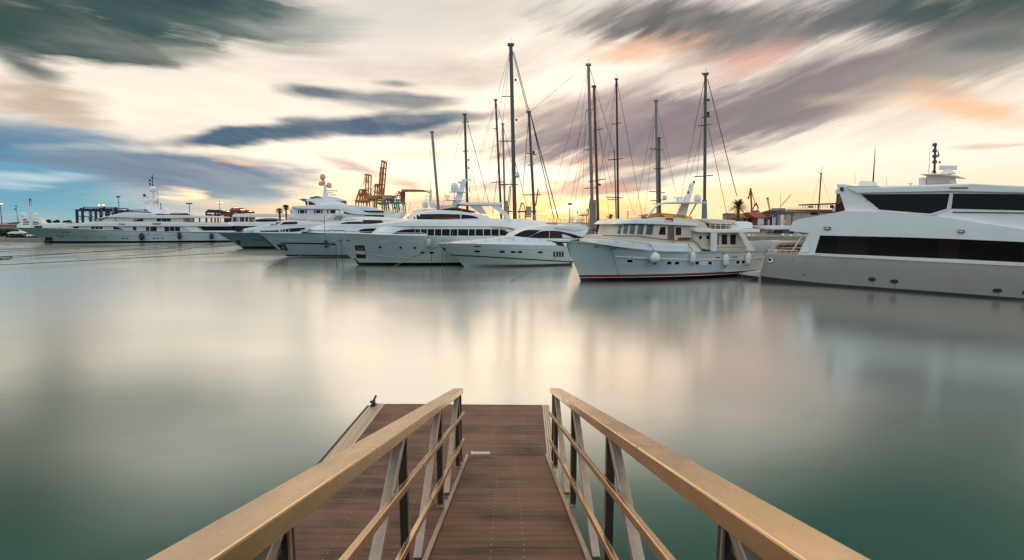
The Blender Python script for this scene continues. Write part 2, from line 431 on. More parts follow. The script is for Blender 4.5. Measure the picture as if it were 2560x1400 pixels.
def plank_mat(name, c, groove, axis):
    m = bpy.data.materials.new(name); m.use_nodes = True; t = m.node_tree; b = t.nodes['Principled BSDF']
    tc = t.nodes.new('ShaderNodeTexCoord'); at = t.nodes.new('ShaderNodeAttribute'); at.attribute_name = 'rnd'
    mp = t.nodes.new('ShaderNodeMapping'); mp.inputs['Scale'].default_value = (0.9, 9, 9)
    t.links.new(tc.outputs['Object'], mp.inputs['Vector'])
    n = t.nodes.new('ShaderNodeTexNoise'); n.inputs['Scale'].default_value = 2.2; n.inputs['Detail'].default_value = 8; n.inputs['Roughness'].default_value = 0.7
    t.links.new(mp.outputs[0], n.inputs['Vector'])
    n2 = t.nodes.new('ShaderNodeTexNoise'); n2.inputs['Scale'].default_value = 1.3; n2.inputs['Detail'].default_value = 3
    t.links.new(tc.outputs['Object'], n2.inputs['Vector'])
    n3 = t.nodes.new('ShaderNodeTexNoise'); n3.inputs['Scale'].default_value = 160; n3.inputs['Detail'].default_value = 2
    t.links.new(tc.outputs['Object'], n3.inputs['Vector'])
    def mm(op, a, bb):
        q = t.nodes.new('ShaderNodeMath'); q.operation = op
        for i, x in enumerate((a, bb)):
            if isinstance(x, (int, float)): q.inputs[i].default_value = x
            else: t.links.new(x, q.inputs[i])
        return q.outputs[0]
    f = mm('ADD', mm('MULTIPLY', at.outputs['Fac'], 0.30), mm('MULTIPLY', n.outputs['Fac'], 0.75))
    f = mm('ADD', f, mm('MULTIPLY', n2.outputs['Fac'], 1.0)); f = mm('ADD', f, mm('MULTIPLY', n3.outputs['Fac'], 0.28)); f = mm('SUBTRACT', f, 0.66)
    cr = t.nodes.new('ShaderNodeValToRGB'); e = cr.color_ramp.elements
    e[0].position = 0.20; e[0].color = (c[0]*0.16, c[1]*0.14, c[2]*0.14, 1); e[1].position = 0.92; e[1].color = (c[0]*1.65, c[1]*1.6, c[2]*1.6, 1)
    e.new(0.5); e[1].color = (c[0], c[1], c[2], 1)
    t.links.new(f, cr.inputs['Fac']); t.links.new(cr.outputs['Color'], b.inputs['Base Color'])
    b.inputs['Roughness'].default_value = 0.50; b.inputs['Specular IOR Level'].default_value = 0.4
    w = t.nodes.new('ShaderNodeTexWave'); w.wave_type = 'BANDS'; w.bands_direction = axis; w.inputs['Scale'].default_value = groove
    w.inputs['Distortion'].default_value = 0.15
    t.links.new(tc.outputs['Object'], w.inputs['Vector'])
    h = mm('ADD', mm('MULTIPLY', w.outputs['Fac'], 0.7), mm('MULTIPLY', n3.outputs['Fac'], 0.5))
    bp = t.nodes.new('ShaderNodeBump'); bp.inputs['Strength'].default_value = 0.55; bp.inputs['Distance'].default_value = 0.006
    t.links.new(h, bp.inputs['Height']); t.links.new(bp.outputs['Normal'], b.inputs['Normal'])
    return m
ramp_m = plank_mat('brown_composite_boards', (0.146, 0.073, 0.051), 22.0, 'Y')
pont_m = plank_mat('grey_brown_composite_boards', (0.130, 0.068, 0.054), 22.0, 'Y')
trim_m = material('grooved_aluminium_edge', (0.56, 0.48, 0.41), rough=0.42, metal=0.6, var=0.2, vscale=2, bump=0.3, bscale=14, stretch=(9, 0.15, 9))
float_m = material('dark_float_plastic', (0.02, 0.025, 0.03), rough=0.5)

GA, GM = R(-0.55), 0.248                     # heading and fall of the gangway
PA, PZ = R(1.3), 0.62                        # heading and deck level of the pontoon
g = Vector((math.sin(GA), math.cos(GA), 0)); gr = Vector((math.cos(GA), -math.sin(GA), 0))
FL0 = H-1.538                                # floor level under the camera
def gp(x, d, h):                             # point on the gangway: sideways, along, above its floor
    return g*d+gr*x+Vector((0, 0, FL0-GM*d+h))
D0, D1 = -2.15, 8.36
gw = thing('gangway', gp(0, D1, 0), 'brown boarded gangway with metal truss handrails sloping down to the pontoon', 'gangway')
slope = Vector((g.x, g.y, -GM)).normalized(); gn = gr.cross(slope)
# floor boards, each its own slab with a gap, two rows of screws
deck = MB(); attr = []
def planks(mb, attr, x0, x1, d0, d1, pitch, top, place, th=0.03, gap=0.004, screws=(), rs=0.006):
    k = 0; d = d0
    while d < d1-0.02:
        e = min(d+pitch-gap, d1); r = random.random()
        lift = random.uniform(-0.0012, 0.0012)
        n0 = len(mb.v)
        vs = [place(x, y, top+lift-z) for z in (0, th) for x, y in ((x0, d), (x1, d), (x1, e), (x0, e))]
        mb.add(vs, [(0, 1, 2, 3), (7, 6, 5, 4), (0, 4, 5, 1), (1, 5, 6, 2), (2, 6, 7, 3), (3, 7, 4, 0)])
        mb.mi = 1
        for sxp in screws:
            for dd in ((d+e)/2,):
                c = place(sxp+random.uniform(-.003, .003), dd+random.uniform(-.01, .01), top+lift+0.0015)
                vx = place(1, dd, top)-place(0, dd, top); vy = (place(0, dd+1, top)-place(0, dd, top))
                mb.add([c+(vx*math.cos(q*math.pi/3)+vy*math.sin(q*math.pi/3)*1.5)*rs for q in range(6)], [tuple(range(6))])
        mb.mi = 0
        attr += [r]*(len(mb.v)-n0); d += pitch
planks(deck, attr, -0.585, 0.585, D0, D1-0.32, 0.145, 0.0, gp, screws=(-0.125, 0.135))
deck.attr = attr; deck.build('deck', [ramp_m, bolt_m], gw, smooth=0)
fl = MB(); at2 = []
def flap(x, d, h): return g*d+gr*x+Vector((0, 0, FL0-GM*(D1-0.32)-(d-D1+0.32)*0.30+h))
planks(fl, at2, -0.585, 0.585, D1-0.315, D1+0.12, 0.145, 0.002, flap, screws=(-0.125, 0.135), th=0.02)
fl.attr = at2; fl.build('end_flap', [ramp_m, bolt_m], gw, smooth=0)
for s in (-1, 1):
    m = MB(); m.beam(gp(s*0.608, D0, -0.07), gp(s*0.608, D1-0.30, -0.07), 0.04, 0.19, up=gn)
    tip = gp(s*0.608, D1-0.30, 0.01)
    m.beam(tip, tip+g*0.22+Vector((0, 0, -0.03)), 0.035, 0.035)
    m.build('stringer', alu, gw, smooth=0, bevel=0.004)
    m = MB(); m.beam(gp(s*0.70, D0, 1.068), gp(s*0.70, 7.90, 1.068), 0.146, 0.070, up=gn)
    m.build('handrail', alu_top, gw, smooth=0, bevel=0.007)
    for hh in (0.735, 0.338):
        m = MB(); m.beam(gp(s*0.628, D0, hh), gp(s*0.628, 7.88, hh), 0.034, 0.046, up=gn)
        m.build('mid_rail', alu_top, gw, smooth=0, bevel=0.005)
    for dn in (-0.35, 1.62, 3.55, 5.48, 7.50):
        m = MB(); m.beam(gp(s*0.684, dn+0.04, -0.02), gp(s*0.684, dn, 1.035), 0.056, 0.055, up=g); m.mi = 1; m.beam(gp(s*0.651, dn+0.012, -0.02), gp(s*0.651, dn-.028, 1.035), 0.012, 0.012, up=g)  # pale strip paints the lit edge beside the dark face
        m.build('upright', [shaded_metal, alu], gw, smooth=0, bevel=0.004)
        m = MB(); m.beam(gp(s*0.682, dn-1.45, -0.02), gp(s*0.682, dn-0.07, 1.035), 0.06, 0.055, up=g)
        m.build('diagonal_brace', alu_cool, gw, smooth=0, bevel=0.004)
    for dn in (-0.35, 1.62, 3.55, 5.48, 7.50):                 # welded gussets and their bolts
        m = MB(); c = gp(s*0.682, dn-.035, .985)
        m.beam(c-g*.09, c+g*.09, .012, .085, up=gn)
        for q in (-.06, .06):
            m.lathe(c+g*q+gr*(-s*.006), [(.011, 0), (.011, .010), (.006, .013)], 6, axis=gr*(-s))
        m.build('gusset', alu, gw, smooth=0)
        m = MB(); c = gp(s*0.66, dn+.03, .012); m.box(c, (.10, .16, .012)); 
        for q in (-.055, .055): m.lathe(c+g*q, [(.011, 0), (.011, .016), (.006, .019)], 6)
        m.build('foot_plate', alu, gw, smooth=0)
    for dj in (2.6, 6.1):                                       # sleeve joints of the handrail
        m = MB(); c0 = gp(s*0.70, dj-.004, 1.068); m.beam(c0, c0+slope*.008, 0.1468, 0.0708, up=gn); m.build('rail_joint', alu, gw, smooth=0)
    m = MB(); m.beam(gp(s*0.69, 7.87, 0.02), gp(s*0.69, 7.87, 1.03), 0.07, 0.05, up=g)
    m.build('end_post', shaded_metal, gw, smooth=0, bevel=0.004)
m = MB(); rp = g*(D1+0.06)+gr*(-0.50)+Vector((0, 0, PZ+0.085))
m.lathe(rp, [(0.02, -0.06), (0.036, -0.055), (0.036, -0.03), (0.027, -0.028), (0.027, 0.235), (0.02, 0.24)], 14, axis=gr)
m.build('roller', roller_m, gw)
# pontoon
pg = Vector((math.sin(PA), math.cos(PA), 0)); pr = Vector((math.cos(PA), -math.sin(PA), 0))
def pp(x, d, z): return pg*d+pr*x+Vector((0, 0, PZ+z))
PX0, PX1, PD0, PD1 = -2.82, 0.355, 3.2, 11.02
pn = thing('pontoon', pp((PX0+PX1)/2, PD1, -PZ), 'low floating pontoon of grey brown boards with pale metal edges', 'pontoon')
dk = MB(); at3 = []
planks(dk, at3, PX0, PX1, PD0, PD1, 0.145, 0.0, pp, screws=(-2.2, -1.45, -0.55, -0.02), rs=0.005)
dk.attr = at3; dk.build('deck', [pont_m, bolt_m], pn, smooth=0)
for x0, x1 in ((PX0-0.30, PX0-0.006), (PX1+0.006, PX1+0.15)):
    m = MB(); n = 6 if x1-x0 > .2 else 4
    for k in range(n):
        a = x0+(x1-x0)*k/n; b_ = x0+(x1-x0)*(k+1)/n-0.006
        m.add([pp(x, d, z) for x, z in ((a, .004), (b_, .004), (b_, -.24), (a, -.24)) for d in (PD0, PD1)],
              [(0, 2, 3, 1), (2, 4, 5, 3), (4, 6, 7, 5), (6, 0, 1, 7), (0, 6, 4, 2), (1, 3, 5, 7)])
    m.build('edge_beam', trim_m, pn, smooth=0, bevel=0.003)
m = MB(); m.beam(pp(PX0-.345, PD0, -.06), pp(PX0-.345, PD1-.05, -.06), 0.05, 0.09); m.build('rubbing_strake', dark_metal, pn, smooth=0, bevel=0.01)
for d in (4.3, 6.6, 8.9, 10.4):
    m = MB(); c = pp((PX0+PX1)/2, d, -.45); m.box(c, (2.9, 1.0, .42), -PA); m.build('float', float_m, pn, smooth=0, bevel=0.05)
m = MB(); m.beam(pp(PX0-.3, PD1+.006, -.13), pp(PX1+.15, PD1+.006, -.13), .012, .24); m.build('end_plate', trim_m, pn, smooth=0)
c = pp(PX0-.22, PD1-.12, .005); m = MB()
m.box(c+Vector((0, 0, .01)), (.10, .17, .02), -PA)
m.beam(c+pg*-.045+Vector((0, 0, .01)), c+pg*-.03+Vector((0, 0, .09)), .05, .05)
m.beam(c+pg*.045+Vector((0, 0, .01)), c+pg*.03+Vector((0, 0, .09)), .05, .05)
m.tube([c+pg*-.19+Vector((0, 0, .135)), c+pg*-.08+Vector((0, 0, .10)), c+pg*.08+Vector((0, 0, .10)), c+pg*.19+Vector((0, 0, .135))], .024, 8)
m.build('mooring_cleat', dark_metal, pn, bevel=0.004)

# the quay the gangway comes down from, under and behind the viewer
qm = material('worn_quay_paving', (0.085, 0.075, 0.068), rough=.85, var=.3, vscale=.8, bump=.4, bscale=12)
m = MB(); m.box((0, -42.2, FL0/2-.55), (160, 80, FL0+1.5)); o = m.build('quay', qm, smooth=0); recentre(o, (0, -2.2, 0)); tag(o, 'paved quay from which the gangway slopes down', 'quay', kind='structure')

# ------------------------------------------------------------------ boats: tools
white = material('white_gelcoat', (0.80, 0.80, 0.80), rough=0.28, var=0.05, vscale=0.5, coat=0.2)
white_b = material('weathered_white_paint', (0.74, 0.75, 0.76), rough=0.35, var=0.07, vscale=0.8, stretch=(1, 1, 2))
cream = material('cream_paint', (0.68, 0.60, 0.47), rough=0.35, var=0.05, vscale=0.8)
beige = material('beige_panel', (0.60, 0.56, 0.50), rough=0.4, var=0.06)
glass = material('dark_tinted_glass', (0.007, 0.006, 0.008), rough=0.1, var=0.0, spec=0.18)
glass_b = material('brown_tinted_glass', (0.030, 0.012, 0.010), rough=0.14, var=0.6, vscale=0.9, spec=0.2)
glass_s = material('sky_tinted_glass', (0.10, 0.13, 0.17), rough=0.08, var=0.2, vscale=1.5, spec=0.7)
amber = material('amber_acrylic', (0.80, 0.38, 0.10), rough=0.15, var=0.05, trans=0.85)
mahog = material('varnished_mahogany', (0.20, 0.055, 0.022), rough=0.25, var=0.3, vscale=6, coat=0.5, stretch=(1, 1, 4))
teak = material('teak_wood', (0.30, 0.17, 0.09), rough=0.5, var=0.2, vscale=3)
steel = material('polished_steel_rail', (0.72, 0.70, 0.70), rough=0.25, metal=0.9, var=0)
black = material('black_rubber', (0.012, 0.012, 0.014), rough=0.6, var=0.1)
navy = material('navy_fender_vinyl', (0.012, 0.016, 0.035), rough=0.5, var=0.1)
fend_w = material('white_fender_vinyl', (0.80, 0.78, 0.75), rough=0.35, var=0.08, vscale=3)
fend_b = material('beige_fender_vinyl', (0.58, 0.46, 0.36), rough=0.45, var=0.12, vscale=3)
rope_m = material('hemp_mooring_rope', (0.16, 0.125, 0.09), rough=0.9, var=0.25, vscale=8)
rope_d = material('dark_wet_rope', (0.035, 0.035, 0.033), rough=0.8, var=0.2, vscale=8)
grey_c = material('grey_canvas', (0.20, 0.23, 0.24), rough=0.85, var=0.12)
purple = material('dark_purple_sail_cover', (0.028, 0.015, 0.04), rough=0.8, var=0.2)
gold = material('gold_lettering', (0.13, 0.09, 0.035), rough=0.4, metal=0.2, var=0)
pinkish = material('sun_faded_cockpit_cover', (0.62, 0.48, 0.47), rough=0.7, var=0.1)
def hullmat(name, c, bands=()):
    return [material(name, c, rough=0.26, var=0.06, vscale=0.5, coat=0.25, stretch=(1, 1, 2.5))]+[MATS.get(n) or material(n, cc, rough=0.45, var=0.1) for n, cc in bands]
ANTIF = ('black_antifouling', (0.014, 0.015, 0.018)); RED = ('red_boot_stripe', (0.20, 0.012, 0.016)); WLINE = ('white_boot_line', (0.7, 0.68, 0.66))

class Boat:
    """frame of a moored boat: s runs from the stem aft, v athwart towards the gangway, z up"""
    def __init__(b, name, bow, stern, half, label, cat, zw=0.0, group='yachts moored along the far quay', back=False):
        S0, S1 = onz(*bow, zw), onz(*stern, zw); d = S1-S0; D = math.hypot(d.x, d.y)
        b.L = math.sqrt(D*D-half*half) if half else D
        th = math.atan2(d.y, d.x)+(math.atan2(half, b.L) if half else 0)
        b.O = Vector((S0.x, S0.y, 0)); b.a = Vector((math.cos(th), math.sin(th), 0)); b.n = Vector((math.sin(th), -math.cos(th), 0)); b.half = half
        b.e = thing(name, b.O+b.a*b.L*0.5, label, cat, group) if label else None
        b.src = []
    def W(b, s, v, z): return b.O+b.a*s+b.n*v+Vector((0, 0, z))
    def Lc(b, px, py, v):
        d = ray(px, py); t = (v-(CAM-b.O).dot(b.n))/d.dot(b.n); p = CAM+d*t-b.O
        return p.dot(b.a), p.z
    def P(b, px, py, v):
        s, z = b.Lc(px, py, v); return b.W(s, v, z)
    # -- curved hull lofted through stations
    def hull(b, stem, sheer, mats, bands, full=0.45, wfull=0.7, flare=1.5, rake=0.0, wl=0.9, stern_w=0.9, name='hull', zmin=-0.5):
        st = sorted([(z, s) for s, z in (b.Lc(x, y, 0) for x, y in stem)])
        sh = [b.Lc(x, y, v*b.half) for x, y, v in sheer]
        s0 = sh[0][0]; Lend = b.L+rake
        tab = [((s-s0)/(Lend-s0), z) for s, z in sh]
        b.deckz = lambda s: interp(tab, (s-s0)/(Lend-s0))
        nT, B2 = 44, b.half/wl if wl < 1 else b.half
        rows = [zmin, -0.02]+[z for z, m in bands]
        m = MB(); grid = []; nF = 9
        def form(t, tm, p, q): return 1.0 if t >= tm else (1-(1-t/tm)**p)**q
        for i in range(nT+1):
            t = (i/nT)**1.5
            zs = interp(tab, t); cs = []
            tap = 1-(1-stern_w)*max(0, (t-0.55)/0.45)**2
            bd = B2*form(t, full, 2.0, 0.75)*tap; bw = B2*wl*form(t, wfull, 1.7, 1.0)*tap
            zr = rows+[rows[-1]+(zs-rows[-1])*k/nF for k in range(1, nF+1)]
            for z in zr:
                q = max(0.0, z)/max(0.1, zs)
                wdt = bw+(bd-bw)*min(1, q)**flare
                if z < 0: wdt *= 0.8
                ss = interp(st, z); se = b.L+rake*min(1, q)
                cs.append((ss+t*(se-ss), max(wdt, 0.015), z))
            grid.append(cs)
        nr = len(grid[0])
        for i in range(nT):
            for k in range(nr-1):
                zmid = (grid[i][k][2]+grid[i][k+1][2])/2; mi = 0
                for q, (zt, mt) in enumerate(bands):
                    if zmid < zt: mi = mt; break
                for sg in (1, -1):
                    m.mi = mi
                    m.add([b.W(grid[x][y][0], sg*grid[x][y][1], grid[x][y][2]) for x, y in ((i, k), (i+1, k), (i+1, k+1), (i, k+1))], [(0, 1, 2, 3)])
        m.mi = 0
        for i in range(nT):
            a, c = grid[i][-1], grid[i+1][-1]; dz = 0.06
            m.add([b.W(a[0], a[1]*.98, a[2]-dz), b.W(c[0], c[1]*.98, c[2]-dz), b.W(c[0], -c[1]*.98, c[2]-dz), b.W(a[0], -a[1]*.98, a[2]-dz)], [(0, 1, 2, 3)])
        e = grid[-1]
        m.add([b.W(p[0], p[1], p[2]) for p in e]+[b.W(p[0], -p[1], p[2]) for p in reversed(e)], [tuple(range(2*len(e)))])
        b.src.append(m.bvh()); b.hullmb = m
        bm = m.build(name, mats, b.e, smooth=30)
        return bm
    # -- deckhouse: loft between a top and a bottom outline traced on the near side
    def house(b, name, top, bot, w, mat, far=None, tumble=0.08, nose=0.0, tail=0.0, r=0.12, camber=0.06, n=40, small=0.25, parent=None, src=True):
        T = [b.Lc(x, y, w) for x, y in chain(top, n)]; B_ = [b.Lc(x, y, w) for x, y in chain(bot, n)]
        far = -w if far is None else far; c = (w+far)/2; hw = (w-far)/2
        m = MB(); rings = []
        for i in range(n):
            u = i/(n-1); f = 1.0
            if nose and u < nose: f = small+(1-small)*math.sqrt(max(0, 1-(1-u/nose)**2))
            if tail and u > 1-tail: f = min(f, small+(1-small)*math.sqrt(max(0, 1-(1-(1-u)/tail)**2)))
            (s1, z1), (s0, z0) = T[i], B_[i]; h = max(0.02, z1-z0); rr = min(r, h*.45)
            prof = [(hw, 0.0), (hw-tumble*.5*h, .5*h), (hw-tumble*h, h-rr), (hw-tumble*h-rr*.3, h-rr*.3), (hw-tumble*h-rr, h), (hw*.4, h+camber*.8), (0, h+camber)]
            ring = []
            full_ = prof+[(-a, q) for a, q in reversed(prof[:-1])]
            for a, q in full_:
                ring.append(b.W(s0+(s1-s0)*q/h, c+a*f, z0+q))
            rings.append(ring)
        k = len(rings[0]); vs = [p for q in rings for p in q]; fs = []
        for i in range(n-1):
            for j in range(k): fs.append((i*k+j, (i+1)*k+j, (i+1)*k+(j+1) % k, i*k+(j+1) % k))
        fs.append(tuple(range(k))); fs.append(tuple((n-1)*k+j for j in range(k)))
        m.add(vs, fs)
        if src: b.src.append(m.bvh())
        return m.build(name, mat, parent or b.e, smooth=38)
    # -- flat-sided piece: a polygon on the plane v0, thick to v1
    def slab(b, name, poly, v0, v1, mat, bevel=0.0, parent=None, src=True):
        m = MB(); m.prism([b.P(x, y, v0) for x, y in poly], b.n*(v1-v0))
        if src: b.src.append(m.bvh())
        return m.build(name, mat, parent or b.e, smooth=30, bevel=bevel)
    def hit(b, px, py, v):
        d = ray(px, py); best = None
        for t in b.src:
            h = t.ray_cast(CAM, d)
            if h[0] is not None and (best is None or h[3] < best[3]): best = h
        if best is None:
            return b.P(px, py, v), b.n.copy()
        nn = best[1]
        return best[0], (nn if nn.dot(d) < 0 else -nn)
    # -- pane, stripe or plate laid on whatever it is on, following its curve
    def strip(b, name, top, bot, mat, v=None, n=8, rows=1, out=0.015, th=0.03, parent=None, build=True, mb=None):
        v = b.half if v is None else v
        ct, cb = chain(top, n), chain(bot, n); pts = []
        for j in range(rows+1):
            for i in range(n):
                f = j/rows; pts.append(b.hit(ct[i][0]*(1-f)+cb[i][0]*f, ct[i][1]*(1-f)+cb[i][1]*f, v))
        m = mb or MB(); F_, Bk = [], []
        # mean normal keeps the slab even where the surface underneath is faceted
        av = sum((p[1] for p in pts), Vector()).normalized()
        for p, q in pts:
            F_.append(p+av*out); Bk.append(p-av*th)
        N_ = n*(rows+1); fs = []
        for j in range(rows):
            for i in range(n-1):
                a, c, d, e = j*n+i, j*n+i+1, (j+1)*n+i+1, (j+1)*n+i
                fs.append((a, c, d, e)); fs.append((a+N_, e+N_, d+N_, c+N_))
        rim = [i for i in range(n)]+[j*n+n-1 for j in range(1, rows+1)]+[rows*n+i for i in range(n-2, -1, -1)]+[j*n for j in range(rows-1, 0, -1)]
        for a, c in zip(rim, rim[1:]+rim[:1]): fs.append((a, a+N_, c+N_, c))
        m.add(F_+Bk, fs)
        return m.build(name, mat, parent or b.e, smooth=30) if build else m
    def rect(b, name, x0, y0, x1, y1, mat, v=None, zm=None, **k):
        p = [(x0, y0), (x1, y0)], [(x0, y1), (x1, y1)]
        if zm: p = [zm(*q) for q in p]
        return b.strip(name, p[0], p[1], mat, v, n=3, **k)
    def oval(b, name, c, rx, ry, mat, v=None, **k):
        k.setdefault('n', 9); n = k['n']
        A = [math.pi*i/(n-1) for i in range(n)]
        top = [(c[0]-rx*math.cos(a), c[1]-ry*math.sin(a)) for a in A]; bot = [(c[0]-rx*math.cos(a), c[1]+ry*math.sin(a)) for a in A]
        return b.strip(name, top, bot, mat, v, **k)
    def line(b, name, pts, v, r, mat, n=6, parent=None, r1=None):
        m = MB(); m.tube([b.P(p[0], p[1], p[2] if len(p) > 2 else v) for p in pts], r, n, r1); return m.build(name, mat, parent or b.e)
    def railing(b, name, top, bot, v, posts, r=0.022, mids=(), parent=None):
        m = MB(); tp = chain(top, max(2, posts)); bp_ = chain(bot, max(2, posts))
        m.tube([b.P(x, y, v) for x, y in chain(top, 24)], r, 5)
        for f in mids:
            m.tube([b.P(x0+(x1-x0)*f, y0+(y1-y0)*f, v) for (x0, y0), (x1, y1) in zip(chain(top, 24), chain(bot, 24))], r*.7, 4)
        for p, q in zip(tp, bp_): m.tube([b.P(*p, v), b.P(*q, v)], r*.8, 5)
        return m.build(name, steel, parent or b.e)
    def dome(b, px, py, rpx, v, mat=None, name='radar_dome', squash=1.15, parent=None):
        s, z = b.Lc(px, py, v); c = b.W(s, v, z); r = abs(b.Lc(px+rpx, py, v)[0]-s)*1.0
        prof = [(r*.55, -r*squash), (r*.92, -r*.75*squash), (r, -r*.1)]+[(r*math.cos(a), r*squash*math.sin(a)) for a in (0.3, .6, .9, 1.2, 1.45, 1.56)]
        m = MB(); m.lathe(c, prof, 14); return m.build(name, mat or white, parent or b.e, smooth=60)
    def post(b, name, p0, p1, v, w0, w1, mat, depth=None, parent=None):
        q0, q1 = b.P(*p0, v), b.P(*p1, v); m = MB(); up = b.a if abs((q1-q0).normalized().dot(b.a)) < .8 else (0, 0, 1); m.beam(q0, q1, depth or w0, w0, up=up, w1=(depth or w1), h1=w1)
        return m.build(name, mat, parent or b.e, smooth=30, bevel=min(w0, w1)*.2)
def fender(name, top, c, rpx, hpx, boat, mat, label, group='fenders hanging along the yachts', ball=False, v=None):
    p, n = boat.hit(c[0], c[1], boat.half); nh = Vector((n.x, n.y, 0)).normalized()
    d = (p-CAM).length; k = d/F; r = rpx*k; h = hpx*k/2
    c3 = p+nh*(r+.03)
    m = MB()
    if ball: prof = [(r*.12, h*1.12)]+[(r*math.sin(a), r*math.cos(a)) for a in [math.pi*i/10 for i in range(1, 10)]]+[(.02, -r)]
    else: prof = [(r*.2, h*1.1), (r*.3, h), (r*.75, h*.86), (r, h*.6), (r, 0), (r, -h*.6), (r*.75, -h*.86), (r*.3, -h), (r*.2, -h*1.1)]
    m.lathe(c3, [(a, b_) for a, b_ in prof], 14)
    e = thing(name, c3-Vector((0, 0, h)), label, 'fender', group)
    m.build('body', mat, e, smooth=60)
    q, n2 = boat.hit(top[0], top[1], boat.half); q = q+Vector((n.x, n.y, 0)).normalized()*.05
    m = MB(); m.tube([q, c3+Vector((0, 0, h*1.08))], .022, 5); m.build('lanyard', rope_d, e)
    m = MB(); m.lathe(c3-Vector((0, 0, h*1.18)), [(r*.22, 0), (r*.3, h*.12), (r*.25, h*.24)], 8); m.build('end_cap', black, e)
    return e
def rope(pts, r, mat, label, group='mooring lines of the yachts', sag=0.0, name='mooring_line'):
    m = MB(); P = [Vector(p) for p in pts]
    if len(P) == 2 and sag:
        P = [P[0].lerp(P[1], i/12)-Vector((0, 0, sag*4*(i/12)*(1-i/12))) for i in range(13)]
    m.tube(P, r, 5); o = m.build(name, mat); recentre(o, P[0]); return tag(o, label, 'rope', group)
def letters(text, name, boat, p0, p1, hpx, v, mat, slant=0.0, parent=None):
    """raised letters from picture point p0 to p1 along the side"""
    a, na = boat.hit(*p0, v); c, nc = boat.hit(*p1, v); nn = (na+nc).normalized()
    cu = bpy.data.curves.new(name, 'FONT'); cu.body = text; cu.size = 1.0; cu.extrude = 0.01; cu.shear = slant; cu.offset = 0.03
    ob = bpy.data.objects.new(name, cu); COL.objects.link(ob); bpy.context.view_layer.update()
    me = bpy.data.meshes.new_from_object(ob.evaluated_get(bpy.context.evaluated_depsgraph_get())); bpy.data.objects.remove(ob)
    xs = [q.co.x for q in me.vertices]; ys = [q.co.y for q in me.vertices]
    wd_, ht = max(xs)-min(xs), max(ys)-min(ys); e1 = (c-a); k = (a-CAM).length/F
    up = Vector((0, 0, 1)); up = (up-nn*up.dot(nn)).normalized()
    m = MB(); m.add([a+e1*((q.co.x-min(xs))/wd_)+up*((q.co.y-min(ys))/ht*hpx*k)+nn*(.03+q.co.z) for q in me.vertices], [tuple(p.vertices) for p in me.polygons])
    bpy.data.meshes.remove(me)
    return m.build(name, mat, parent or boat.e, smooth=0)

# ================================================================== boats nearest the gangway
# ---- cream and white trawler yacht
tr = Boat('trawler_yacht', Z5((243, 1318))[0], (1905, 688.5), 2.15, 'white trawler yacht with cream deckhouse, red waterline stripe and round white fenders', 'boat')
tr.hull(Z5((62, 850), (95, 930), (150, 1080), (205, 1210), (243, 1318)),
        Z5((62, 846, 0), (130, 842, .35), (300, 856, .7), (480, 882, .88), (700, 918, .98), (940, 948, 1), (1200, 970, 1), (1700, 974, 1), (2250, 962, .96), (2389, 955, .92)),
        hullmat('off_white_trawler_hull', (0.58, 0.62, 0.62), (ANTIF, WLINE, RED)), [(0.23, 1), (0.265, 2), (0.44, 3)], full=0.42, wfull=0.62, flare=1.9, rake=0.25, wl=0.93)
tr.slab('bow_platform', Z5((-105, 838), (118, 834), (112, 862), (0, 864), (-100, 852)), .42, -.42, white, .02, src=False)
tr.slab('anchor', Z4((1540, 1045), (1640, 1040), (1760, 1052), (1700, 1062), (1660, 1066), (1690, 1088), (1670, 1100), (1580, 1085), (1610, 1074)), .06, -.06, dark_metal, src=False)
tr.house('bulwark', Z5((492, 838), (760, 846), (1040, 866), (1250, 882), (1480, 892), (1575, 908), (1640, 966)),
         Z5((492, 890), (700, 922), (940, 952), (1200, 974), (1400, 976), (1560, 976), (1642, 976)), 2.0, white, nose=.10, r=.03, tumble=.0)
tr.house('trunk_cabin', Z5((500, 790), (900, 792), (1150, 826), (1350, 846), (1560, 853), (1650, 935)),
         Z5((500, 860), (1040, 885), (1250, 900), (1480, 915), (1570, 930), (1650, 968)), 1.85, cream, nose=.2, r=.05, tumble=.02)
tr.house('pilothouse', Z5((688, 650), (900, 652), (1150, 660), (1350, 670), (1532, 690)),
         Z5((652, 796), (900, 800), (1150, 834), (1350, 852), (1545, 858)), 1.72, cream, nose=.22, r=.03, tumble=.05)
tr.house('flybridge_coaming', Z5((962, 592), (1160, 570), (1400, 576), (1590, 598), (1700, 645), (1748, 716)),
         Z5((962, 650), (1200, 668), (1450, 690), (1600, 705), (1700, 716), (1748, 724)), 1.55, cream, nose=.15, r=.05)
tr.house('visor_roof', Z5((690, 628), (760, 610), (900, 592), (1160, 600), (1400, 618), (1618, 650)),
         Z5((645, 656), (760, 648), (900, 648), (1160, 655), (1400, 668), (1622, 674)), 1.92, white, nose=.2, r=.06, camber=.03)
tr.slab('saloon_wall', Z5((1515, 680), (1768, 700), (1768, 965), (1655, 938), (1560, 852)), 1.62, -1.62, cream)
tr.slab('aft_cabin', Z5((1836, 752), (2090, 752), (2150, 800), (2190, 966), (1836, 966)), 1.42, -1.42, cream)
tr.house('boat_deck', Z5((1530, 714), (1620, 710), (1900, 712), (2333, 712), (2358, 722)),
         Z5((1545, 736), (1640, 750), (1900, 752), (2333, 750), (2352, 738)), 2.0, white, nose=.05, tail=.03, r=.05, camber=.02)
for v in (1.98, -1.86):
    tr.slab('side_pillar', Z5((1766, 750), (1838, 750), (1834, 968), (1762, 970)), v, v-.12, white, .03, src=v > 0)
    tr.slab('quarter_pillar', Z5((2080, 748), (2140, 750), (2278, 964), (2184, 964), (2170, 925), (2140, 850)), v, v-.12, white, .03, src=v > 0)
tr.line('cap_rail', Z5((500, 787), (900, 790), (1150, 824), (1350, 844), (1560, 851), (1605, 880), (1640, 934), (1760, 936)), 1.88, .028, mahog)
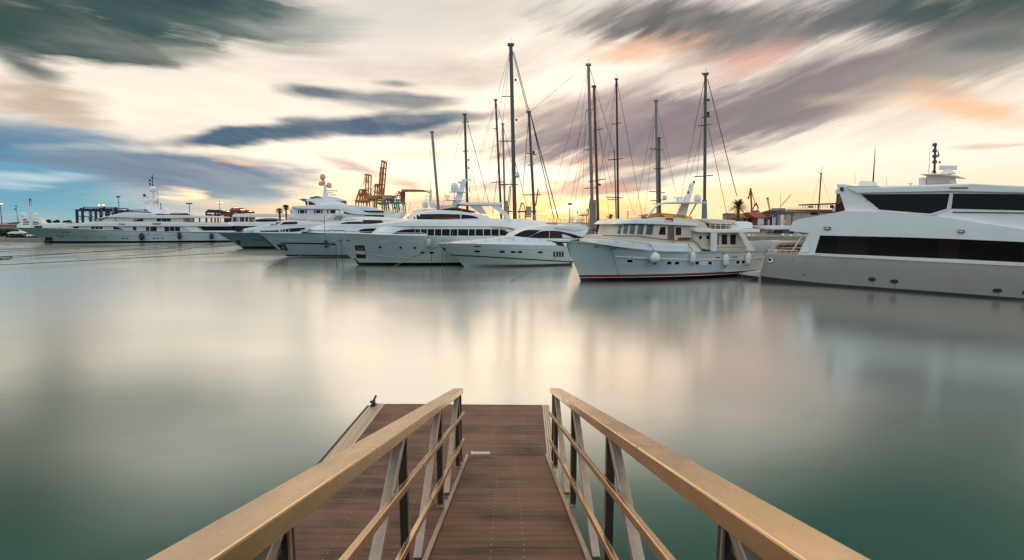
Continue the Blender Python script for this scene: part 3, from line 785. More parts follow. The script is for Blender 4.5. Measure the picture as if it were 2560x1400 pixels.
tr.line('teak_handrail', Z5((1655, 932), (1760, 934)), 2.0, .025, teak); tr.line('teak_handrail', Z5((1836, 930), (2180, 922)), 1.98, .025, teak)
for x0, x1, ys in ((665, 722, (686, 770)), (732, 800, (672, 766)), (806, 882, (668, 770)), (896, 980, (670, 776)), (998, 1092, (676, 778))):
    w = tr.strip('windscreen_pane', Z5((x0+18, ys[0]), (x1, ys[0]-2)), Z5((x0, ys[1]-4), (x1-16, ys[1])), glass_s, 1.72, n=4)
    tr.strip('frame', Z5((x0+12, ys[0]-10), (x1+4, ys[0]-12)), Z5((x0+12, ys[0]+1), (x1+3, ys[0]-1)), black, 1.72, n=4, out=.02, parent=w)
    tr.line('wiper', Z5(((x0+x1)/2-2, ys[1]+8, 1.82), (x1-26, ys[0]+40, 1.8)), 1.8, .018, black, parent=w)
tr.strip('side_window', Z5((1172, 688), (1230, 688)), Z5((1150, 776), (1230, 780)), glass_b, 1.72, n=4)
tr.strip('side_window', Z5((1350, 692), (1414, 692)), Z5((1350, 784), (1412, 784)), glass_b, 1.72, n=4)
tr.strip('arched_window', Z5((1448, 692), (1480, 692), (1510, 716), (1528, 770)), Z5((1448, 784), (1528, 786)), beige, 1.72, n=7)
dr = tr.strip('door', Z5((1262, 680), (1330, 680)), Z5((1264, 838), (1330, 838)), mahog, 1.72, n=4, out=.035)
tr.strip('door_window', Z5((1282, 694), (1314, 694)), Z5((1282, 756), (1314, 756)), glass_s, 1.72, n=3, out=.06, parent=dr)
tr.strip('boarding_post', Z5((1264, 838), (1332, 838)), Z5((1322, 872), (1334, 872)), mahog, 1.9, n=3, out=.03)
pl = tr.strip('name_board', Z5((1368, 818), (1378, 810), (1520, 810), (1532, 818)), Z5((1368, 830), (1376, 842), (1522, 842), (1532, 832)), mahog, 1.72, n=6, out=.05)
for i in range(9):
    x = 1394+i*13.5; tr.strip('gold_letter', Z5((x, 820), (x+8, 820)), Z5((x, 833), (x+8, 833)), gold, 1.72, n=2, out=.07, parent=pl)
for x in (1637, 1725):
    q = tr.oval('porthole', Z5((x, 811))[0], 3.4, 5.0, glass_b, 1.62)
for x in (1886, 1986): tr.strip('aft_window', Z5((x, 776), (x+64, 776)), Z5((x, 892), (x+62, 892)), glass_b, 1.42, n=4)
tr.strip('aft_door', Z5((1837, 774), (1852, 774)), Z5((1837, 895), (1850, 895)), mahog, 1.42, n=3)
tr.strip('mahogany_trim', Z5((1240, 584), (1316, 584)), Z5((1216, 622), (1322, 622)), mahog, 1.7, n=3, out=.04)
for xa, xb in ((630, 1560), (1560, 2385)):
    tr.strip('rub_rail', Z5(*[(xa+(xb-xa)*i/8, interp([(630, 1026), (1000, 1048), (1560, 1066), (2040, 1056), (2390, 1036)], xa+(xb-xa)*i/8)) for i in range(9)]),
             Z5(*[(xa+(xb-xa)*i/8, interp([(630, 1038), (1000, 1060), (1560, 1077), (2040, 1066), (2390, 1046)], xa+(xb-xa)*i/8)) for i in range(9)]), white, n=14, out=.06)
tr.strip('stern_strake', Z5((1912, 1202), (2100, 1192), (2330, 1176)), Z5((1912, 1212), (2100, 1202), (2330, 1186)), white, n=10, out=.09)
tr.strip('sheer_strake', Z5((80, 862), (480, 896), (700, 932), (940, 962), (1200, 984), (1700, 986), (2250, 974), (2385, 966)), Z5((82, 866), (480, 901), (700, 937), (940, 967), (1200, 989), (1700, 991), (2250, 979), (2385, 971)), steel, n=40, out=.03)
for x, y, w, h, mt in ((815, 1083, 62, 30, glass), (1273, 1107, 50, 34, glass), (1363, 1108, 50, 34, glass), (1597, 1108, 38, 36, glass), (1675, 1110, 50, 36, white), (1748, 1107, 38, 34, glass),
                       (1948, 1100, 32, 34, glass), (2073, 1098, 36, 36, glass), (2136, 1096, 32, 34, glass), (2216, 1086, 34, 34, glass)):
    q = tr.strip('porthole_frame', Z5((x-w/2-10, y-h/2-8), (x+w/2+12, y-h/2-8)), Z5((x-w/2-10, y+h/2+10), (x+w/2+12, y+h/2+10)), white, n=4, out=.02)
    tr.strip('pane', Z5((x-w/2, y-h/2), (x+w/2, y-h/2)), Z5((x-w/2, y+h/2), (x+w/2, y+h/2)), mt, n=3, out=.035, parent=q)
for x, y, w in ((1842, 1045, 26), (2040, 1040, 36), (2222, 1030, 24), (2312, 975, 10)):
    tr.strip('scupper', Z5((x-w, y-5), (x+w, y-6)), Z5((x-w, y+5), (x+w, y+4)), black, n=4)
for x, y in ((425, 914), (618, 937)): tr.oval('hawse_pipe', Z5((x, y))[0], 7.2, 2.6, steel, out=.04)
tr.railing('bow_rail', Z5((490, 812), (760, 838), (1035, 872)), Z5((490, 850), (760, 892), (1035, 918)), 2.08, 4, .02)
tr.railing('side_rail', Z5((1660, 934), (1760, 936)), Z5((1660, 968), (1760, 970)), 2.06, 3, .018)
tr.railing('flybridge_rail', Z5((1748, 640), (2000, 648)), Z5((1748, 712), (2000, 714)), 1.7, 5, .035, (.35,))
tr.house('bimini', Z5((1700, 606), (1840, 596), (2060, 612), (2075, 630)), Z5((1715, 640), (1840, 650), (2060, 640), (2075, 640)), 1.5, cream, nose=.1, tail=.1, r=.1)
tr.slab('flybridge_seat', Z5((1755, 652), (1940, 652), (1990, 700), (1990, 712), (1755, 712)), 1.2, -1.2, teak)
tr.slab('deck_locker', Z5((1992, 672), (2128, 674), (2126, 714), (1992, 712)), 1.6, .2, white, .03)
dg = tr.house('dinghy', Z5((2062, 642), (2120, 632), (2240, 632), (2266, 650)), Z5((2070, 690), (2130, 704), (2240, 704), (2262, 690)), 1.3, white, far=-.3, nose=.15, tail=.1, r=.12)
# arch, mast and instruments over the flybridge
for v in (1.5, -1.5):
    tr.line('arch_tube', Z5((1010, 574), (1060, 520), (1110, 456), (1150, 428), (1220, 408), (1420, 402), (1700, 406)), v, .07, white_b)
tr.slab('arch_top', Z5((1290, 404), (1420, 398), (1700, 400), (1700, 412), (1420, 410), (1290, 416)), 1.5, -.6, white_b, src=False)
for v in (.7, -.7): tr.post('arch_leg', Z5((1510, 560))[0], Z5((1590, 415))[0], v, .10, .10, white_b)
tr.slab('mast', Z5((1380, 585), (1472, 585), (1486, 520), (1540, 300), (1572, 178), (1556, 172), (1520, 290), (1440, 450)), .22, -.22, white, .04, src=False)
tr.post('mast_light', Z5((1562, 178))[0], Z5((1565, 150))[0], 0, .16, .12, dark_metal)
for x, y in ((1500, 285), (1528, 222)): tr.post('mast_light', Z5((x, y+14))[0], Z5((x, y-14))[0], 0, .14, .14, dark_metal)
rd = tr.post('radar_pedestal', Z5((1395, 400))[0], Z5((1395, 352))[0], 0, .5, .34, white)
m = MB(); m.beam(tr.P(*Z5((1335, 346))[0], 0), tr.P(*Z5((1455, 346))[0], 0), .14, .12); m.build('scanner', white_b, rd, bevel=.02)
tr.dome(*Z5((1605, 354))[0], 6.8, 0, squash=1.2); tr.post('dome_foot', Z5((1605, 402))[0], Z5((1605, 384))[0], 0, .2, .3, white)
tr.strip('wind_deflector', Z5((940, 545), (1160, 522), (1400, 545), (1540, 568)), Z5((950, 584), (1160, 568), (1400, 576), (1545, 594)), amber, 1.5, n=12, out=.0, th=.015)
tr.slab('helm_console', Z5((1112, 560), (1130, 548), (1220, 552), (1245, 572), (1240, 600), (1112, 600)), .9, -.2, pinkish, .05, src=False)
tr.post('searchlight', Z5((905, 556))[0], Z5((950, 552))[0], .5, .12, .16, white)
# fenders hang free of the boat
fender('fender', Z5((1040, 880))[0], Z5((1075, 1046))[0], 13, 27, tr, fend_w, 'large round white ball fender hanging near the bow of the cream trawler yacht', ball=True)
for i, (tx, ty, x, y, lb) in enumerate(((1492, 885, 1525, 1046, 'long white fender hanging amidships below the mahogany name board'), (1882, 985, 1905, 1076, 'long white fender under the aft cabin windows of the trawler yacht'),
                                        (2150, 975, 2165, 1058, 'aftmost long white fender at the stern quarter of the trawler yacht'))):
    fender('fender', Z5((tx, ty))[0], Z5((x, y))[0], 6.6, 27, tr, fend_w, lb)

# ---- sleek white sports cruiser
sp = Boat('sports_cruiser', Z4((530, 1342))[0], Z4((1800, 1321))[0], 1.9, 'small white sports cruiser with oval portholes and thin black hull stripe', 'boat')
sp.hull(Z4((192, 1068), (310, 1165), (450, 1270), (530, 1342)), Z4((192, 1066, 0), (300, 1066, .5), (430, 1067, .8), (700, 1072, 1), (1100, 1078, 1), (1450, 1086, 1), (1690, 1094, .97)),
        hullmat('glossy_white_cruiser_hull', (0.68, 0.72, 0.71)), [], full=0.5, wfull=0.75, flare=1.0, rake=-0.9, wl=0.86, name='hull')
sp.house('foredeck', Z4((420, 1060), (620, 1040), (900, 1004), (1070, 986), (1270, 992), (1560, 1010), (1800, 1020)), Z4((400, 1068), (620, 1074), (900, 1078), (1070, 1082), (1270, 1086), (1560, 1096), (1700, 1098)), 1.85, white, nose=.4, r=.25, tumble=.25, small=.15)
sp.house('cabin_roof', Z4((1090, 976), (1240, 906), (1400, 866), (1560, 850), (1740, 866), (1870, 880), (1960, 900)), Z4((1095, 990), (1270, 1000), (1500, 1012), (1700, 1022), (1800, 1024), (1880, 1010), (1960, 930)), 1.6, white, nose=.35, r=.2, tumble=.18, small=.3)
sp.strip('windscreen', Z4((1092, 976), (1180, 930), (1245, 908), (1412, 914)), Z4((1096, 980), (1180, 990), (1262, 996)), glass, 1.6, n=10, rows=2, out=.025)
sp.strip('side_window', Z4((1272, 996), (1340, 955), (1424, 922), (1505, 918)), Z4((1274, 1000), (1400, 1004), (1505, 1004)), glass, 1.6, n=8, rows=2, out=.025)
sp.strip('side_window', Z4((1512, 918), (1620, 922), (1780, 956), (1922, 1004)), Z4((1512, 1004), (1700, 1008), (1915, 1008)), glass_b, 1.6, n=10, rows=2, out=.025)
sp.slab('canvas_awning', Z5((195, 742), (350, 712), (395, 760), (490, 842), (480, 862), (300, 850)), 1.4, -1.4, grey_c, .03)
sp.house('hardtop_aft', Z5((-60, 672), (100, 668), (280, 686), (362, 704)), Z5((-60, 700), (190, 735), (280, 722), (362, 712)), 1.5, white, r=.06, tail=.06)
for x, y, w, h in ((668, 1160, 37, 12), (957, 1164, 34, 12), (1088, 1166, 33, 12), (1167, 1167, 33, 12), (1402, 1170, 32, 12)):
    sp.oval('porthole', Z4((x, y))[0], w/4.667, h/4.667, glass_b)
for x in (1565, 1600, 1632, 1664):
    sp.strip('engine_vent', Z4((x-11, 1162), (x+11, 1160)), Z4((x-10, 1224), (x+11, 1222)), black, n=3)
sp.strip('hull_stripe', Z4((350, 1196), (800, 1218), (1300, 1248), (1792, 1277)), Z4((352, 1206), (800, 1229), (1300, 1259), (1794, 1289)), black, n=24)
sp.strip('knuckle_moulding', Z4((360, 1126), (800, 1128), (1300, 1132), (1715, 1142)), Z4((360, 1131), (800, 1133), (1300, 1137), (1715, 1147)), beige, n=20, out=.02)
sp.strip('bow_bracket', Z4((228, 1096), (300, 1130)), Z4((250, 1112), (296, 1160)), black, 0, n=3)
letters('SPIRIT', 'name_lettering', sp, Z4((630, 1106))[0], Z4((712, 1104))[0], 3.4, 1.9, black, .3)
sp.railing('bow_rail', Z4((195, 1005), (500, 1020), (700, 1016), (920, 1000), (1090, 992)), Z4((215, 1066), (500, 1072), (700, 1074), (920, 1078), (1090, 1082)), 1.72, 3, .02)
m = MB()
for x0, y0, x1, y1 in ((200, 1018, 250, 1066), (300, 1014, 300, 1062), (540, 990, 630, 1070), (740, 990, 802, 1072), (912, 1000, 980, 1076), (1080, 1004, 1145, 1078), (1242, 1010, 1302, 1082), (1400, 1016, 1456, 1086)):
    m.tube([sp.P(*Z4((x0, y0))[0], 1.75), sp.P(*Z4((x1, y1))[0], 1.75)], .02, 5)
m.build('stanchion', steel, sp.e)
sp.strip('boarding_panel', Z4((1655, 960), (1700, 968)), Z4((1660, 1000), (1790, 1006)), white, 1.6, n=5, out=.04)  # plain white panel on the cabin side

# ---- long white motor yacht with hardtop and radar mast
my = Boat('motor_yacht', Z3((545, 1318))[0], (1385, 659.2), 2.9, 'long white motor yacht with dark arched windows, hardtop flybridge and leaning radar mast', 'boat')
my.hull(Z3((158, 948), (290, 1090), (430, 1212), (545, 1318)), Z3((155, 945, 0), (260, 947, .5), (400, 950, .8), (680, 960, 1), (1000, 970, 1), (1340, 978, 1), (1700, 992, 1), (2330, 1004, .98)),
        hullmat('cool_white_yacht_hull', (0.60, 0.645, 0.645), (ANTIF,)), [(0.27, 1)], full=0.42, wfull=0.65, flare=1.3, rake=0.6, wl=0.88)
my.house('main_saloon', Z3((800, 858), (1000, 850), (1400, 850), (1960, 850), (2110, 850), (2420, 920)), Z3((680, 962), (1000, 972), (1400, 982), (1960, 996), (2110, 1000), (2480, 1004)), 2.55, white, nose=.2, r=.06, tumble=.05, small=.3)
my.house('upper_deck', Z3((775, 850), (850, 832), (1000, 812), (1140, 796), (1500, 780), (1960, 776), (2260, 782), (2540, 790), (2740, 808), (2785, 836)),
         Z3((790, 868), (850, 868), (1200, 866), (1960, 866), (2110, 866), (2300, 880), (2440, 920), (2600, 890), (2700, 880), (2780, 850)), 2.75, white, nose=.22, tail=.04, r=.16, tumble=.12, small=.3)
my.house('pilothouse', Z3((1150, 772), (1230, 728), (1320, 698), (1440, 682), (1560, 680), (1700, 684), (1880, 712), (2060, 748)), Z3((1140, 795), (1300, 795), (1500, 795), (1700, 795), (1900, 800), (2100, 800)), 2.3, white, nose=.3, r=.14, tumble=.2, small=.3)
my.strip('arched_window', Z3((942, 950), (1000, 922), (1060, 906), (1200, 897)), Z3((946, 954), (1060, 953), (1200, 954)), glass, 2.55, n=10, rows=1)
xs = [1200, 1265, 1345, 1430, 1512, 1612, 1700, 1826, 1905, 2000, 2090, 2182]
for a, c in zip(xs, xs[1:]):
    my.strip('saloon_window', Z3((a+4, 900), (c-4, 900)), Z3((a+4, 954 if c < 1350 else 976), (c-4, 954 if c < 1350 else 978)), glass if (a//10) % 3 else glass_b, 2.55, n=4)
my.strip('saloon_window', Z3((2188, 902), (2240, 912), (2290, 938)), Z3((2188, 978), (2300, 978)), glass_b, 2.55, n=5)
my.strip('saloon_window', Z3((2294, 942), (2330, 956), (2370, 976)), Z3((2296, 978), (2368, 979)), glass_b, 2.55, n=5)
my.strip('beige_soffit', Z3((2090, 868), (2200, 868), (2300, 884), (2440, 920)), Z3((2090, 884), (2200, 900), (2300, 930), (2400, 960)), beige, 2.7, n=10, out=.02)
my.strip('pilothouse_window', Z3((1148, 776), (1220, 734), (1270, 726), (1500, 722), (1728, 728)), Z3((1150, 786), (1300, 786), (1728, 789)), glass_b, 2.3, n=14, rows=2)
my.strip('pilothouse_window', Z3((1740, 728), (1850, 738), (1920, 756), (1948, 776)), Z3((1740, 789), (1850, 790), (1944, 790)), glass, 2.3, n=8, rows=2)
my.house('flybridge_screen', Z3((1520, 664), (1620, 652), (1740, 655), (1900, 692)), Z3((1520, 684), (1620, 684), (1740, 688), (1920, 706)), 1.9, glass_b, nose=.3, r=.04, tumble=.3)
my.house('hardtop', Z3((1715, 596), (1760, 588), (1960, 586), (2222, 588), (2228, 606)), Z3((1715, 604), (1790, 616), (1960, 616), (2222, 616), (2228, 612)), 2.2, white_b, nose=.05, tail=.03, r=.05, camber=.04)
for v in (2.0, -1.85):
    my.slab('hardtop_leg', Z3((1820, 616), (1976, 620), (1990, 650), (2040, 722), (1970, 722), (1910, 680)), v, v-.15, beige, .02, src=v > 0)
    my.slab('hardtop_leg', Z3((2070, 614), (2190, 614), (2210, 650), (2320, 756), (2250, 752), (2170, 690)), v, v-.15, white, .02, src=v > 0)
my.slab('radar_mast', Z3((1612, 652), (1708, 652), (1748, 560), (1808, 320), (1760, 312), (1700, 480)), .35, -.35, white, .05, src=False)
my.post('mast_spreader', Z3((1752, 318))[0], Z3((1864, 330))[0], 0, .10, .08, white_b, .5)
my.post('mast_spreader', Z3((1600, 466))[0], Z3((1800, 470))[0], 0, .06, .06, white_b, 1.6)
my.post('mast_spreader', Z3((1550, 562))[0], Z3((1775, 566))[0], 0, .05, .05, white_b, 1.2)
my.dome(*Z3((1663, 410))[0], 9.6, 0.2, squash=1.22); my.post('dome_foot', Z3((1660, 466))[0], Z3((1660, 545))[0], .2, .08, .08, steel)
my.dome(*Z3((1725, 352))[0], 6, 0.2, squash=.5, name='flat_radar'); my.post('scanner_foot', Z3((1580, 560))[0], Z3((1580, 530))[0], 0, .25, .2, white)
m = MB(); m.beam(my.P(*Z3((1548, 514))[0], 0), my.P(*Z3((1606, 514))[0], 0), .12, .14); m.build('scanner', white_b, my.e, bevel=.02)
for x, y0, y1 in ((1842, 330, 268), (1840, 440, 400), (1838, 470, 430)): my.post('signal_lamp', Z3((x, y0))[0], Z3((x, y1))[0], 0, .07, .05, dark_metal)
my.line('whip_antenna', Z3((1748, 790), (1744, 620), (1742, 560)), 2.2, .018, white, r1=.008)
my.railing('stern_rail', Z3((2440, 740), (2710, 738)), Z3((2440, 792), (2712, 806)), 2.4, 8, .02, (.5,))
my.railing('aft_rail', Z3((2380, 782), (2540, 780)), Z3((2380, 798), (2540, 800)), 2.5, 6, .02)
my.railing('fore_rail', Z3((150, 914), (400, 922), (760, 934), (1000, 940), (1330, 944), (1346, 962)), Z3((165, 948), (400, 952), (760, 962), (1000, 970), (1330, 978), (1346, 980)), 2.6, 14, .02)
my.railing('side_rail', Z3((1350, 978), (1700, 984), (2200, 988)), Z3((1350, 1000), (1700, 1006), (2200, 1008)), 2.85, 9, .022)
my.line('jackstaff', Z3((148, 918), (144, 748)), 0, .025, black, r1=.012)
pk = my.strip('anchor_pocket', Z3((500, 1087), (612, 1090)), Z3((520, 1236), (630, 1240)), black, n=4, rows=2, out=.02)
my.strip('anchor', Z3((528, 1100), (560, 1130), (600, 1104)), Z3((528, 1160), (560, 1166), (604, 1160)), rope_m, n=5, out=.05, parent=pk)
my.strip('roller_plate', Z3((512, 1152), (618, 1154)), Z3((516, 1182), (620, 1188)), white, n=3, out=.06, parent=pk)
for x in (332, 420): my.oval('hawse_pipe', Z3((x, 1030))[0], 6, 2.2, steel)
for x, mt in ((830, white), (1178, beige)): my.strip('vent_trim', Z3((x-48, 1042), (x+48, 1044)), Z3((x-48, 1050), (x+48, 1052)), mt, n=4)
for x, y in ((792, 1110), (1032, 1116), (1202, 1118)):
    q = my.oval('porthole', Z3((x, y))[0], 3.2, 2.6, glass)
for x in (1290, 1395): my.oval('exhaust_port', Z3((x, 1175))[0], 5.4, 3, glass_b)
for x0, x1 in ((1642, 1648), (1704, 1710)): my.strip('boarding_gate', Z3((x0, 900), (x1, 900)), Z3((x0, 990), (x1, 990)), white, 2.7, n=2, out=.08)
my.strip('spray_knuckle', Z3((400, 1164), (640, 1196), (1100, 1238), (1560, 1260), (1740, 1264)), Z3((404, 1170), (640, 1201), (1100, 1242), (1560, 1264), (1740, 1268)), beige, n=24, out=.03)
my.strip('stem_guard', Z3((478, 1238), (506, 1246)), Z3((540, 1305), (568, 1312)), black, 0, n=3)
td = my.house('tender', Z3((2258, 764), (2290, 750), (2318, 760), (2328, 790)), Z3((2256, 792), (2280, 806), (2310, 808), (2328, 800)), 2.7, white_b, far=1.4, r=.1, nose=.2, tail=.2)
fender('fender', Z3((1358, 985))[0], Z3((1362, 1062))[0], 5.6, 22, my, fend_b, 'beige fender hanging on the side of the long white motor yacht with the hardtop')

# ---- grey sterned large yacht at the right edge
gy = Boat('wide_yacht', (1895, 702.2), (2560, 752.3), 0, 'big angular yacht with grey hull, white upper works and long black window bands', 'boat')
ex = Z7((2670, 935))[0]
grey_h = material('grey_metallic_hull_paint', (0.295, 0.268, 0.24), rough=0.36, var=0.07, vscale=0.6, coat=.15)
def g67(*p): return p
gtop = Z6((500, 1017), (850, 1036), (1040, 1024))+Z7((0, 972), (1591, 1046), (2400, 1085), (3100, 1120))
gbot = Z6((416, 1330), (700, 1352))+Z7((0, 1242), (800, 1294), (1591, 1345), (2400, 1395), (3100, 1440))
gy.house('hull', gtop, gbot, 0.0, [grey_h], far=-6.6, tumble=-.06, tail=.3, r=.10, n=60, camber=0.0, small=.05)
wing = Z6((850, 1031), (972, 800), (756, 776), (768, 730), (800, 672), (870, 645), (1368, 556))+Z7((165, 628), (440, 634), (845, 662), (1591, 775), (1900, 822), (1900, 1064), (1591, 1050), (0, 976))+Z6((1040, 1028))
gy.slab('lower_superstructure', wing, -.02, -6.5, white, .05)
up = Z7((98, 413), (160, 415), (182, 430), (480, 431), (760, 421), (1000, 414), (1170, 409), (1591, 428), (1850, 440), (1870, 500), (1900, 830), (1591, 790), (845, 690), (440, 660), (165, 650), (168, 625), (122, 492), (108, 455))
gy.slab('upper_superstructure', up, -.35, -6.2, white, .05)
gy.slab('roof_fascia', Z7((182, 444), (480, 440), (1000, 424), (1170, 412), (1591, 434), (1850, 446), (1850, 492), (1591, 484), (1010, 472), (260, 486)), -.18, -.5, white, .03)
gy.strip('boot_stripe', Z6((448, 1268), (700, 1300))+Z7((0, 1203), (800, 1262), (1591, 1322), (1800, 1338)), Z6((448, 1330), (700, 1346))+Z7((0, 1236), (800, 1290), (1591, 1342), (1800, 1356)), black, -.1, n=30, out=.01)
gy.strip('rubbing_band', Z6((850, 1040), (1040, 1026))+Z7((0, 976), (800, 1012), (1591, 1050), (1800, 1060)), Z6((850, 1046), (1040, 1046))+Z7((0, 990), (800, 1032), (1591, 1072), (1800, 1084)), beige, 0, n=30, out=.05)
gy.strip('window_backing', Z6((1097, 826))+Z7((0, 824), (1080, 853), (1591, 876), (1800, 885)), Z6((1038, 1014))+Z7((0, 965), (1080, 1011), (1591, 1037), (1800, 1047)), black, 0, n=30, out=.006)
glass_v = material('purple_tinted_glass', (0.014, 0.008, 0.012), rough=0.1, var=0.5, vscale=0.5, spec=0.28)
wt = Z7((-240, 820), (0, 823), (600, 836), (1080, 852), (1591, 875), (1800, 884)); wb = Z7((-300, 950), (0, 966), (600, 992), (1080, 1012), (1591, 1038), (1800, 1048))
def at_x(c, x): return interp([(p[0], p[1]) for p in c], x)
seams = [Z6((1095, 0))[0][0]]+[Z7((x, 0))[0][0] for x in (110, 355, 632, 922, 1080, 1250, 1591, 1800)]
low = [Z6((1036, 0))[0][0]]+[Z7((x, 0))[0][0] for x in (105, 348, 615, 908, 1066, 1232, 1580, 1790)]
for i in range(8):
    a, c, d, e = seams[i]+.2, seams[i+1]-.2, low[i]+.2, low[i+1]-.2
    gy.strip('window_pane', [(a, at_x(wt, a)), (c, at_x(wt, c))], [(d, at_x(wb, d)), (e, at_x(wb, e))], glass_v if i % 3 == 1 else glass, 0, n=3)
gy.strip('upper_window', Z7((296, 496), (1000, 491)), Z7((442, 618), (845, 650), (975, 610)), glass, -.35, n=9)
gy.strip('upper_window', Z7((1028, 490), (1591, 494), (1800, 498)), Z7((1012, 610), (1591, 624), (1800, 632)), glass, -.35, n=6)
for p0, p1 in (((282, 486), (432, 622)), ((432, 624), (845, 660)), ((845, 660), (982, 616)), ((1003, 488), (980, 614)), ((1022, 488), (1006, 614))):
    (x0, y0), (x1, y1) = Z7(p0, p1)
    gy.strip('window_frame', [(x0, y0-1.2), (x1, y1-1.2)], [(x0, y0+1.6), (x1, y1+1.6)] if abs(x1-x0) > abs(y1-y0) else [(x0+2, y0), (x1+2, y1)], white, -.35, n=3, out=.05)
gy.strip('grab_rail', Z7((1025, 634), (1591, 640), (1800, 644)), Z7((1025, 641), (1591, 647), (1800, 651)), black, -.3, n=5, out=.06)
gy.strip('roof_rail', Z7((1000, 440), (1145, 440)), Z7((1000, 447), (1145, 447)), dark_metal, -.2, n=3, out=.06)
for x, y in ((27, 766), (1091, 790)):
    q = gy.strip('flood_lamp', Z7((x-24, y-12), (x+26, y-12)), Z7((x-24, y+12), (x+26, y+12)), dark_metal, 0, n=3, out=.10)
    gy.strip('lens', Z7((x-18, y-7), (x+20, y-7)), Z7((x-18, y+7), (x+20, y+7)), beige, 0, n=3, out=.13, parent=q)
for x, y, w in ((381, 1171, 30), (558, 1188, 32), (1379, 1261, 40), (1600, 1278, 24)):
    q = gy.strip('exhaust_port', Z7((x-w, y), (x-w*.7, y-15), (x+w*.7, y-15), (x+w, y)), Z7((x-w, y), (x-w*.7, y+15), (x+w*.7, y+15), (x+w, y)), black, 0, n=8, out=.04)
    gy.strip('rust_streak', Z7((x+6, y+16), (x+11, y+16)), Z7((x+7, y+58), (x+10, y+58)), material('rust_run', (0.22, 0.12, 0.05), rough=.8) if 'rust_run' not in MATS else MATS['rust_run'], 0, n=2, out=.012)
q = gy.oval('hawse_pipe', Z6((552, 1094))[0], 6.4, 5.6, steel, -.1, out=.05); gy.oval('hole', Z6((548, 1090))[0], 4.2, 3.8, black, -.1, out=.08, parent=q)
gy.oval('porthole', Z6((913, 1255))[0], 1.9, 2.0, black, -.1); gy.oval('porthole', Z6((797, 1100))[0], 1.0, 1.0, black, -.1)
gy.oval('speaker', Z6((1336, 318))[0], 4.5, 5.2, dark_metal, -.35, out=.12)
gy.slab('aft_glass', Z6((1275, 372), (1312, 374), (1368, 552), (1258, 572)), -.5, -.56, glass_b, src=False); gy.slab('aft_glass_amber', Z6((1284, 385), (1310, 390), (1330, 470), (1282, 480)), -.46, -.49, amber, src=False)
gy.slab('aft_roof', Z6((1262, 322), (1300, 318), (1312, 372), (1264, 372)), -.36, -6.0, white_b, .02, src=False)
gy.slab('swim_platform', Z6((212, 1232), (430, 1222), (470, 1260), (620, 1276), (560, 1284), (420, 1276), (214, 1254)), -.4, -5.6, beige, .02, src=False)
gy.railing('aft_rail', Z6((530, 982), (700, 986), (845, 994)), Z6((530, 1016), (700, 1026), (845, 1034)), -.4, 6, .03, (.5,))
gy.line('awning_strut', Z6((915, 806), (795, 988)), -.4, .05, white)
gy.slab('deck_crane', Z6((545, 892), (600, 884), (915, 884), (918, 912), (690, 916), (620, 936), (610, 978), (548, 978)), -1.6, -2.3, beige, .08, src=False)
gy.slab('stair_vent', Z6((912, 954), (974, 952), (972, 1006), (880, 1004)), .02, -.1, steel, src=False)
gy.slab('aft_sofa', Z6((620, 962), (900, 960), (860, 1018), (620, 1010)), -2.4, -4.4, mahog, .08, src=False)
# roof gear
cx_ = gy.slab('funnel', Z7((812, 342), (1000, 345), (1012, 412), (816, 420)), -2.2, -4.2, beige, .06, src=False)
gy.slab('funnel_wing', Z7((765, 334), (930, 330), (1058, 346), (1055, 354), (930, 342), (768, 340)), -1.6, -4.8, beige, .02, src=False)
gy.slab('ac_unit', Z7((752, 362), (812, 362), (812, 424), (752, 424)), -2.2, -3.2, white_b, .04, src=False)
rp_ = gy.post('radar_pedestal', Z7((985, 338))[0], Z7((985, 292))[0], -2.6, .8, .25, white)
m = MB(); m.beam(gy.P(*Z7((918, 284))[0], -2.6), gy.P(*Z7((1058, 284))[0], -2.6), .2, .26); m.build('scanner', white_b, rp_, bevel=.03)
mq = gy.line('signal_mast', Z7((878, 330), (886, 90)), -3.0, .06, dark_metal)
for y in (100, 148, 192, 237): gy.post('signal_lamp', Z7((880, y+12))[0], Z7((881, y-12))[0], -2.95, .26, .20, material('dark_red_lamp', (0.10, 0.02, 0.015), rough=.4) if 'dark_red_lamp' not in MATS else MATS['dark_red_lamp'], parent=mq)
for dx in (-22, 12): gy.line('stay', Z7((878+dx, 328), (880, 290)), -3.0, .03, dark_metal, parent=mq)
for pts in (((900, 200), (908, 135), (920, 195)), ((905, 250), (925, 225), (932, 248))): gy.slab('pennant', Z7(*pts), -3.0, -3.02, grey_c, src=False)
gy.line('whip_antenna', Z7((390, 404), (408, 130)), -3, .05, black, r1=.015); gy.line('whip_antenna', Z7((833, 330), (843, 130)), -3, .025, steel, r1=.01)
gy.line('whip_antenna', Z7((246, 412), (248, 330)), -3, .02, steel, r1=.01); gy.line('whip_antenna', Z7((496, 432), (497, 366)), -3, .02, steel, r1=.01)
gy.house('life_raft', Z7((262, 412), (280, 392), (380, 398), (398, 412)), Z7((264, 430), (290, 440), (380, 440), (398, 432)), -1.0, white, far=-2.2, r=.2, nose=.2, tail=.2, src=False)
gy.dome(*Z7((688, 409))[0], 6, -2, squash=.35, name='gps_mushroom'); gy.line('gps_stalk', Z7((688, 412), (688, 424)), -2, .04, white)
gy.railing('roof_edge_rail', Z7((182, 432), (440, 430)), Z7((182, 446), (440, 442)), -.3, 7, .03)

